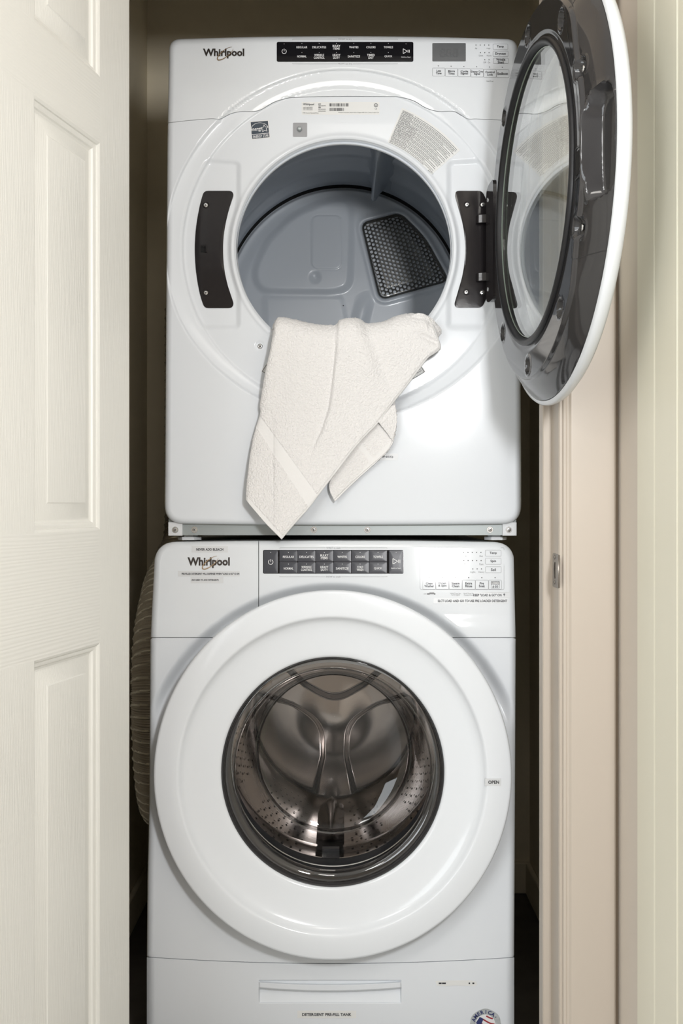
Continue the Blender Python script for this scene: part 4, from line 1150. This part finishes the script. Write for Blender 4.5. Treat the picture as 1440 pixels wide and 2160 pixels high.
# --- washer door
YF = YWF - .050; SYW = 1.032
wcx, wcz = W(701.3, 1636.5, YF)
wf = front_frame(wcx, wcz, YF)
RO_ = 379.0 / F * YF
prof = [(RO_ - .012, -.046), (RO_ - .005, -.040), (RO_ - .001, -.025), (RO_, -.008), (RO_ - .0008, -.003), (RO_ - .003, -.0006), (RO_ - .006, 0)]
for rr_k, dk in ((.312, .0022), (.298, .0034), (.289, .0037), (.286, .0034), (.2835, .0020), (.281, -.0012), (.278, -.0050), (.272, -.0090), (.262, -.0125), (.250, -.0155), (.236, -.0185), (.222, -.0210), (.214, -.0225), (.2105, -.0240), (.2085, -.0265), (.2080, -.034)):
    prof.append((rr_k, dk))
wdoor = lathe('door', prof, wf, M_dplastic, washer, 200, SYW, sharp=60)
wdoor['label'] = 'closed round washer door with wide white rim'
lathe('door_trim_ring', [(.2085, -.0275), (.2065, -.0262), (.2035, -.029), (.2030, -.045)], wf, M_liner, wdoor, 160, SYW, sharp=60)
M_wall_glass = glass_mat('bowl_wall_glass', (.93, .93, .93), 1.0, .10)
M_glint_glass = glass_mat('bowl_glint_glass', (.6, .6, .6), 1.0, .55)  # mirror-like, for the rings that draw the bowl's highlights
wg = lathe('window_glass', [(.153, -.1855), (.138, -.194), (.09, -.198), (.045, -.200), (.0003, -.2005)], wf, M_wglass, wdoor, 160, SYW, sharp=60)
lathe('glass_bowl_wall', [(.2035, -.036), (.198, -.034), (.188, -.040), (.180, -.055), (.174, -.085), (.168, -.120), (.163, -.150), (.158, -.172), (.153, -.1855)], wf, M_wall_glass, wdoor, 160, SYW, sharp=60)
lathe('bowl_glint_ring', [(.1575, -.176), (.1545, -.1735), (.1515, -.178), (.1505, -.186), (.1525, -.189)], wf, M_glint_glass, wdoor, 120, SYW)  # added ring that draws the highlight around the bowl face
lathe('bowl_glint_ring', [(.188, -.040), (.1862, -.0385), (.1835, -.045), (.1845, -.050)], wf, M_glint_glass, wdoor, 120, SYW)  # added ring for the highlight near the bowl's mouth
lathe('inner_hoop', [(.2030, -.046), (.2065, -.062), (.2070, -.085), (.204, -.105), (.200, -.108), (.199, -.104)], wf, M_bellows, wdoor, 160, SYW, sharp=60)
lathe('bright_hoop', [(.2002, -.1085), (.1985, -.1070), (.1970, -.1085), (.1985, -.1105)], wf, M_chrome, wdoor, 128, SYW)
OT = MB(); ox = lambda a, b: W(a, b, YF)
def SO(px, py, off=0.0):
    px = np.asarray(px, float); py = np.asarray(py, float); X, Z = W(px, py, YF); return np.stack([X, YF - .0045 - off + 0 * X, Z], -1)
k = decal('label_tape', rrect(1022, 1641, 1055, 1656, .6), lambda a, b, o=0: np.stack([W(np.asarray(a, float), np.asarray(b, float), YF)[0], np.full(np.shape(a), YF - .0036 - o), W(np.asarray(a, float), np.asarray(b, float), YF)[1]], -1), M_tape, wdoor, off=.0004, thick=.002, rings=1)
put_text(MB(), 'OPEN', 1040, 1648.5, 23, 7, SO, .0001, .03).build('tape_lettering', M_print, wdoor, smooth=False)
# bellows and drum
bz = lambda y: -(y - YF)     # depth in the door frame from a world Y
lathe('bellows', [(.235, bz(1.975)), (.222, bz(1.985)), (.217, bz(2.01)), (.224, bz(2.03)), (.216, bz(2.045)), (.206, bz(2.062)), (.203, bz(2.075)), (.212, bz(2.085)), (.23, bz(2.09))], wf, M_bellows, washer, 128, 1.02)
DR = .240; yb_ = 2.46
def DT(y): return DR - .042 * (y - 2.125) / (yb_ - 2.125)
lathe('drum', [(.208, bz(2.082)), (.214, bz(2.080)), (.222, bz(2.086)), (.230, bz(2.096)), (.237, bz(2.110)), (DR, bz(2.125)), (DT(2.20), bz(2.20)), (DT(2.21) - .003, bz(2.21)), (DT(2.22), bz(2.22)), (DT(2.35), bz(2.35)), (DT(yb_), bz(yb_ - .012)), (DT(yb_) - .008, bz(yb_))], wf, M_steel, washer, 160, 1.0)
# drum back with the three-armed raised star
def spider(x, y):
    r = np.hypot(x, y); d = np.zeros_like(r)
    K = 90.0; acc = np.zeros_like(r)
    for a in (270, 30, 150):
        ca, sa = math.cos(math.radians(a)), math.sin(math.radians(a))
        u = x * ca + y * sa; v = np.abs(-x * sa + y * ca)
        di = np.where(u > 0, v, r) - .10 * np.clip(u - .10, 0, None) * 2.2
        acc = acc + np.exp(-K * di)
    ds = -np.log(acc) / K
    lob = sstep(.022, .034, ds)
    return -.022 * lob + .010 * sstep(.10, .0, r)
na, nr = 300, 110
A = np.linspace(0, 2 * math.pi, na, endpoint=False); rr = np.linspace(.0005, DT(yb_) - .0075, nr)
AA, RR = np.meshgrid(A, rr, indexing='ij')
x_ = RR * np.cos(AA); y_ = RR * np.sin(AA)
dv = spider(x_, y_) + bz(yb_) + .0
mesh_obj('drum_back', wf(x_, y_, dv).reshape(-1, 3), grid_faces(na, nr, True), M_steel, washer, sharp=60)
# three lifters
for a in (268, 28, 148):
    aa = math.radians(a); ur = np.array([math.cos(aa), math.sin(aa)]); ut = np.array([-ur[1], ur[0]]); v = []
    cs = [(-1.0, 0), (-.6, .25), (-.3, .8), (0, 1.0), (.3, .8), (.6, .25), (1.0, 0)]
    for i in range(12):
        tt = i / 11; y = 2.125 + .31 * tt; hh = .040 * min(1, tt * 6 + .15) * min(1, (1 - tt) * 6 + .15)
        for cx_, ch in cs:
            p = ur * (DT(y) - .0005 - hh * ch) + ut * cx_ * .032; v.append((wcx + p[0], y, wcz + p[1]))
    mesh_obj('drum_lifter', v, grid_faces(12, len(cs)), M_steel, washer, sharp=60)
# perforations of the drum wall: small dark dimples
pv, pf = [], []
for ia in range(72):
    for iy in range(13):
        a = 2 * math.pi * (ia + .5 * (iy % 2)) / 72
        if any(abs((math.degrees(a) - q + 180) % 360 - 180) < 11 for q in (268, 28, 148)): continue
        if (ia // 3) % 3 == 2: continue
        y = 2.15 + iy * .0235; b = len(pv); rr_k = DT(y) - .0016
        for k in range(6):
            t = k * math.pi / 3; da = .0030 * math.cos(t) / DR; pv.append((wcx + rr_k * math.cos(a + da), y + .0030 * math.sin(t), wcz + rr_k * math.sin(a + da)))
        pf.append(tuple(range(b, b + 6)))
pfo = mesh_obj('drum_perforations', pv, pf, M_void, washer, smooth=False); pfo['kind'] = 'stuff'
# a small paddle block at the bottom of the bellows
MB().box(wcx - .022, wcx + .012, 2.070, 2.084, wcz - .205, wcz - .186).build('drain_lug', M_bellows, washer, smooth=False)

# ------------------------------------------------------------------ vent duct
dp_ = smooth_curve([(-.430, 2.815, 1.60), (-.430, 2.812, 1.25), (-.428, 2.79, .995), (-.428, 2.66, .930), (-.430, 2.50, .865), (-.4265, 2.38, .775), (-.4235, 2.33, .69), (-.4215, 2.32, .60), (-.4215, 2.34, .51), (-.4215, 2.37, .43), (-.4215, 2.43, .365), (-.423, 2.56, .335), (-.424, 2.70, .33), (-.426, 2.85, .33)], 420)
T = np.gradient(dp_, axis=0); T /= np.linalg.norm(T, axis=1)[:, None]
s_len = np.r_[0, np.cumsum(np.linalg.norm(np.diff(dp_, axis=0), axis=1))]
s_f = np.linspace(0, s_len[-1], 1500)
P = np.stack([np.interp(s_f, s_len, dp_[:, k]) for k in range(3)], 1); Tn = np.stack([np.interp(s_f, s_len, T[:, k]) for k in range(3)], 1)
v = []; seg = 28; U = np.array([1.0, 0, 0]); fm = []
for i in range(len(P)):
    t = Tn[i] / np.linalg.norm(Tn[i]); U = U - t * np.dot(U, t); U /= np.linalg.norm(U); Vv = np.cross(t, U)
    for k in range(seg):
        a = 2 * math.pi * k / seg
        ph = s_f[i] / .0245 + 0.35 * math.sin(a)
        fm.append(math.cos(2 * math.pi * ph) > .88); rp = .0465 + .0011 * math.sin(2 * math.pi * s_f[i] / .0048) + .0030 * (.5 + .5 * math.cos(2 * math.pi * ph)) ** 6 + .0010 * mnoise.noise(Vector(P[i] * 18))
        v.append(tuple(P[i] + (U * math.cos(a) + Vv * math.sin(a)) * rp))
f = []
for i in range(len(P) - 1):
    for k in range(seg):
        f.append((i * seg + k, i * seg + (k + 1) % seg, (i + 1) * seg + (k + 1) % seg, (i + 1) * seg + k))
duct = mesh_obj('vent_duct', v, f, None, None, sharp=60, mats=[M_duct, M_ductglint], fmat=[int(fm[q[0]]) for q in f])  # ridge faces take the painted glint colour
duct['label'] = 'ribbed flexible metal duct hanging between the washer and the closet wall'; duct['category'] = 'duct'

# ------------------------------------------------------------------ towel over the lip of the dryer
top_c = smooth_curve([(577, 690), (579, 678), (590, 669), (620, 674), (660, 683), (700, 686), (710, 683), (716, 675), (735, 671), (757, 672), (773, 682), (790, 681), (813, 677), (836, 667), (857, 662), (880, 661), (897, 664), (906, 673)], 300)
right_c = smooth_curve([(906, 673), (914, 685), (920, 700), (926, 718), (929, 735), (918, 745), (903, 755), (885, 779), (867, 803), (850, 825), (832, 847), (797, 893), (771, 920), (747, 947), (720, 982), (693, 1017), (670, 1047), (647, 1077), (620, 1107), (594, 1138)], 420)
left_c = smooth_curve([(577, 690), (570, 735), (563, 765), (558, 790), (552, 825), (547.5, 856), (548.5, 871), (540, 900), (533, 927), (527, 960), (522, 1000), (519, 1030), (518, 1054)], 420)
bot_c = smooth_curve([(518, 1054), (537, 1077), (562, 1106), (594, 1138)], 300)
u = np.linspace(0, 1, 300)[:, None, None]; w = np.linspace(0, 1, 420)[None, :, None]
C = (1 - w) * top_c[:, None, :] + w * bot_c[:, None, :] + (1 - u) * left_c[None, :, :] + u * right_c[None, :, :] \
    - ((1 - u) * (1 - w) * top_c[0] + u * (1 - w) * top_c[-1] + (1 - u) * w * bot_c[0] + u * w * bot_c[-1])
for _ in range(500): C[1:-1, 1:-1] = .25 * (C[:-2, 1:-1] + C[2:, 1:-1] + C[1:-1, :-2] + C[1:-1, 2:])
tx, ty_ = C[..., 0], C[..., 1]
def seg_sd(px, py, line):
    """signed distance to an open polyline (positive on the right going down) and parameter"""
    P = np.array(line, float); best = np.full(px.shape, 1e9); sg = np.zeros(px.shape); par = np.zeros(px.shape)
    L = np.r_[0, np.cumsum(np.linalg.norm(np.diff(P, axis=0), axis=1))]
    for i in range(len(P) - 1):
        a = P[i]; b_ = P[i + 1]; d = b_ - a; l2 = (d ** 2).sum()
        t = np.clip(((px - a[0]) * d[0] + (py - a[1]) * d[1]) / l2, 0, 1)
        q = np.hypot(px - a[0] - t * d[0], py - a[1] - t * d[1])
        cr = (px - a[0]) * d[1] - (py - a[1]) * d[0]
        m = q < best; best = np.where(m, q, best); sg = np.where(m, np.sign(cr), sg); par = np.where(m, (L[i] + t * math.sqrt(l2)) / L[-1], par)
    return best * sg, par
ytop = np.interp(tx, top_c[:, 0][np.argsort(top_c[:, 0])], top_c[:, 1][np.argsort(top_c[:, 0])])
def towel_depth(px, py, ytop):
    tt = np.clip(py - ytop, 0, None)
    d = -4 + 30 * np.sqrt(np.clip(1 - (1 - np.clip(tt / 34, 0, 1)) ** 2, 0, 1))
    d = d - 7 * sstep(50, 200, tt) + 26 * sstep(180, 460, tt)
    # overlapping fold down the middle
    lx = np.interp(py, [660, 676, 740, 800, 860, 905, 945, 985, 1030], [712, 711, 708, 702, 694, 680, 662, 648, 632]); sd = (px - lx) * .95; par = np.clip((py - 676) / 309, 0, 1)
    fade = 1 - sstep(.72, 1.0, par)
    d += fade * sstep(0, 75, tt + 5) * (8.0 * np.exp(-np.clip(sd, 0, None) / 55) * sstep(-4, 7, sd) - 3.0 * np.exp(-(sd / 8) ** 2) * sstep(2, -2, sd))
    # soft diagonal folds
    sd = (px - np.interp(py, [676, 725, 775, 830], [768, 790, 806, 828])) * .92; par = np.clip((py - 676) / 154, 0, 1)
    d += (1 - sstep(.6, 1, par)) * (-4.5 * np.exp(-((sd) / 13) ** 2) + 3.5 * np.exp(-((sd + 28) / 18) ** 2))
    sd, par = seg_sd(px, py, [(640, 690), (632, 780), (610, 880), (600, 960)])
    d += 3.0 * np.exp(-(sd / 30) ** 2)
    sd, par = seg_sd(px, py, [(850, 690), (885, 705), (918, 722)])
    d += (-5.0) * np.exp(-(sd / 5) ** 2) * sstep(.3, .7, par)
    sd, par = seg_sd(px, py, [(585, 676), (580, 720), (572, 780), (562, 850)])
    d += 3.0 * np.exp(-(sd / 12) ** 2)
    return d
td = towel_depth(tx, ty_, ytop)
# rolled side edges
el = np.hypot(tx - left_c[None, :, 0], ty_ - left_c[None, :, 1]); er = np.hypot(tx - right_c[None, :, 0], ty_ - right_c[None, :, 1])
td -= 5 * np.exp(-el / 4.5) + 3 * np.exp(-er / 3)
def band(px, py):
    """1 on the flat woven stripe and hems"""
    # stripe between two nearly parallel lines
    def side(a, b_): return ((px - a[0]) * (b_[1] - a[1]) - (py - a[1]) * (b_[0] - a[0])) / math.hypot(b_[0] - a[0], b_[1] - a[1])
    s1 = side((548, 876), (664, 1036)); s2 = side((541, 902), (642, 1058))
    st = (s1 < 0) & (s2 > 0)
    hem = np.abs(side((518, 1054), (594, 1138))) < 7.5
    return st | hem
bnd = band(tx, ty_) | (er < 4.5)
rowdark = td - 1.2 * bnd
def pile(P, amp):
    out = np.empty(len(P))
    for i, p in enumerate(P):
        v_ = Vector(p)
        out[i] = (mnoise.noise(v_ * 420) * .7 + mnoise.noise(v_ * 170) * .3) * amp
    return out
Yw = YD - rowdark / 1000.0 - .0055
Xw, Zw = W(tx, ty_, Yw)
P3 = np.stack([Xw, Yw, Zw], -1).reshape(-1, 3)
am = pile(P3, .0021) * np.where(bnd.ravel(), .12, 1.0)
P3[:, 1] -= am; P3[:, 0] += am * .6 * (tx.ravel() * 0 + 1) * np.where(el.ravel() < 6, 1, .1); P3[:, 2] += am * .5
nU, nV = 300, 420
fb = grid_faces(nU, nV)
fmi = bnd[:-1, :-1].ravel().astype(np.int32)
tv = [tuple(p) for p in P3]; tf = list(fb); tm = list(fmi)
# part that goes over the lip into the drum
tp3 = P3.reshape(nU, nV, 3)[:, 0, :]; NB = 26; rows = [tp3]
lipY = YD + .055
for k in range(1, NB):
    s_ = k / (NB - 1); q = tp3.copy()
    q[:, 1] = tp3[:, 1] + .13 * s_ ** 1.1
    q[:, 2] = tp3[:, 2] + .0035 * math.sin(min(1, s_ * 4) * math.pi / 2) * (1 if s_ < .3 else 1) - .055 * s_ ** 2
    q[:, 0] = tp3[:, 0] * (1 - .25 * s_) + dfc * .25 * s_
    q[:, 2] += pile(q, .0018); rows.append(q)
b = len(tv)
for k in range(1, NB): tv += [tuple(p) for p in rows[k]]
def ridx(k, i): return i * nV if k == 0 else b + (k - 1) * nU + i
for k in range(NB - 1):
    for i in range(nU - 1): tf.append((ridx(k, i), ridx(k + 1, i), ridx(k + 1, i + 1), ridx(k, i + 1))); tm.append(0)
def extra_patch(tc, bc, lc, rc, nu, nv, depthfn, hemw=None):
    """a further layer of the same towel, px curves"""
    global tv, tf, tm
    T_, B_, L_, R2 = smooth_curve(tc, nu), smooth_curve(bc, nu), smooth_curve(lc, nv), smooth_curve(rc, nv)
    u = np.linspace(0, 1, nu)[:, None, None]; w = np.linspace(0, 1, nv)[None, :, None]
    C = (1 - w) * T_[:, None] + w * B_[:, None] + (1 - u) * L_[None] + u * R2[None] - ((1 - u) * (1 - w) * T_[0] + u * (1 - w) * T_[-1] + (1 - u) * w * B_[0] + u * w * B_[-1])
    px, py = C[..., 0], C[..., 1]; d = depthfn(px, py, u[..., 0], w[..., 0]); X, Z = W(px, py, YD - d / 1000 - .003)
    Q = np.stack([X, YD - d / 1000 - .003, Z], -1).reshape(-1, 3)
    hem = hemw(px, py).ravel() if hemw else np.zeros(len(Q), bool)
    a_ = pile(Q, .0018) * np.where(hem, .12, 1); Q[:, 1] -= a_; Q[:, 2] += a_ * .5; Q[:, 0] += a_ * .4
    b = len(tv); tv += [tuple(p) for p in Q]; tf += [tuple(i + b for i in q) for q in grid_faces(nu, nv)]
    h = hem.reshape(nu, nv)[:-1, :-1].ravel(); tm += list(h.astype(int))
def hem2(px, py):
    a = (743, 1020); c = (828, 930)
    s = np.abs(((px - a[0]) * (c[1] - a[1]) - (py - a[1]) * (c[0] - a[0])) / math.hypot(c[0] - a[0], c[1] - a[1]))
    s2 = ((px - 764) * (1012 - 940) - (py - 940) * (793 - 740)) / 90.0
    return (s < 4.5) | ((np.abs(py - px * 1.25 + 8) < 9) & (px > 725))
# lower back flap
extra_patch([(720, 960), (760, 900), (800, 860), (831, 838)], [(706, 1058), (743, 1021), (790, 978), (818, 952)], [(720, 960), (700, 1000), (694, 1030), (706, 1058)], [(831, 838), (836, 880), (831, 925), (818, 952)], 120, 110,
            lambda px, py, u, w: 14 + 2.5 * np.sin(u * 5 + w * 2) - 3 * (w > .96) - 3 * (u > .97), hem2)
# rim of the folded flap turned over itself
extra_patch([(795, 880), (815, 862), (833, 853)], [(800, 893), (812, 908), (828, 930)], [(795, 880), (797, 887), (800, 893)], [(833, 853), (836.5, 890), (828, 930)], 50, 60,
            lambda px, py, u, w: 19.5 - 3 * u + 1.5 * np.sin(w * 3.1))
# curled folds at the upper right
extra_patch([(868, 664), (890, 661), (910, 671), (922, 684)], [(880, 716), (905, 713), (922, 712), (931, 704)], [(868, 664), (872, 690), (880, 716)], [(922, 684), (930, 694), (931, 704)], 60, 60,
            lambda px, py, u, w: 17 + 5 * np.sin(w * 3.14) - 14 * u ** 3)
extra_patch([(870, 700), (900, 702), (924, 713)], [(870, 770), (900, 752), (929, 738)], [(870, 700), (868, 735), (870, 770)], [(924, 713), (928.5, 724), (929, 738)], 50, 60,
            lambda px, py, u, w: 14 + 2 * np.sin(w * 3.14) - 9 * u ** 3)
# small turned edge at the upper left
extra_patch([(574.5, 699), (575, 686), (583, 678), (600, 676)], [(571, 740), (578, 742), (590, 742), (606, 742)], [(574.5, 699), (573, 718), (571, 740)], [(600, 676), (603, 705), (606, 742)], 40, 50,
            lambda px, py, u, w: 12 - 8 * (1 - u) ** 2 - 12 * (1 - w) ** 4)
towel = mesh_obj('towel', tv, tf, None, None, sharp=180, mats=[M_terry, M_hem], fmat=tm)
so = towel.modifiers.new('thickness', 'SOLIDIFY'); so.thickness = .0035; so.offset = 1
towel['label'] = 'white terry towel draped out of the open dryer'; towel['category'] = 'towel'
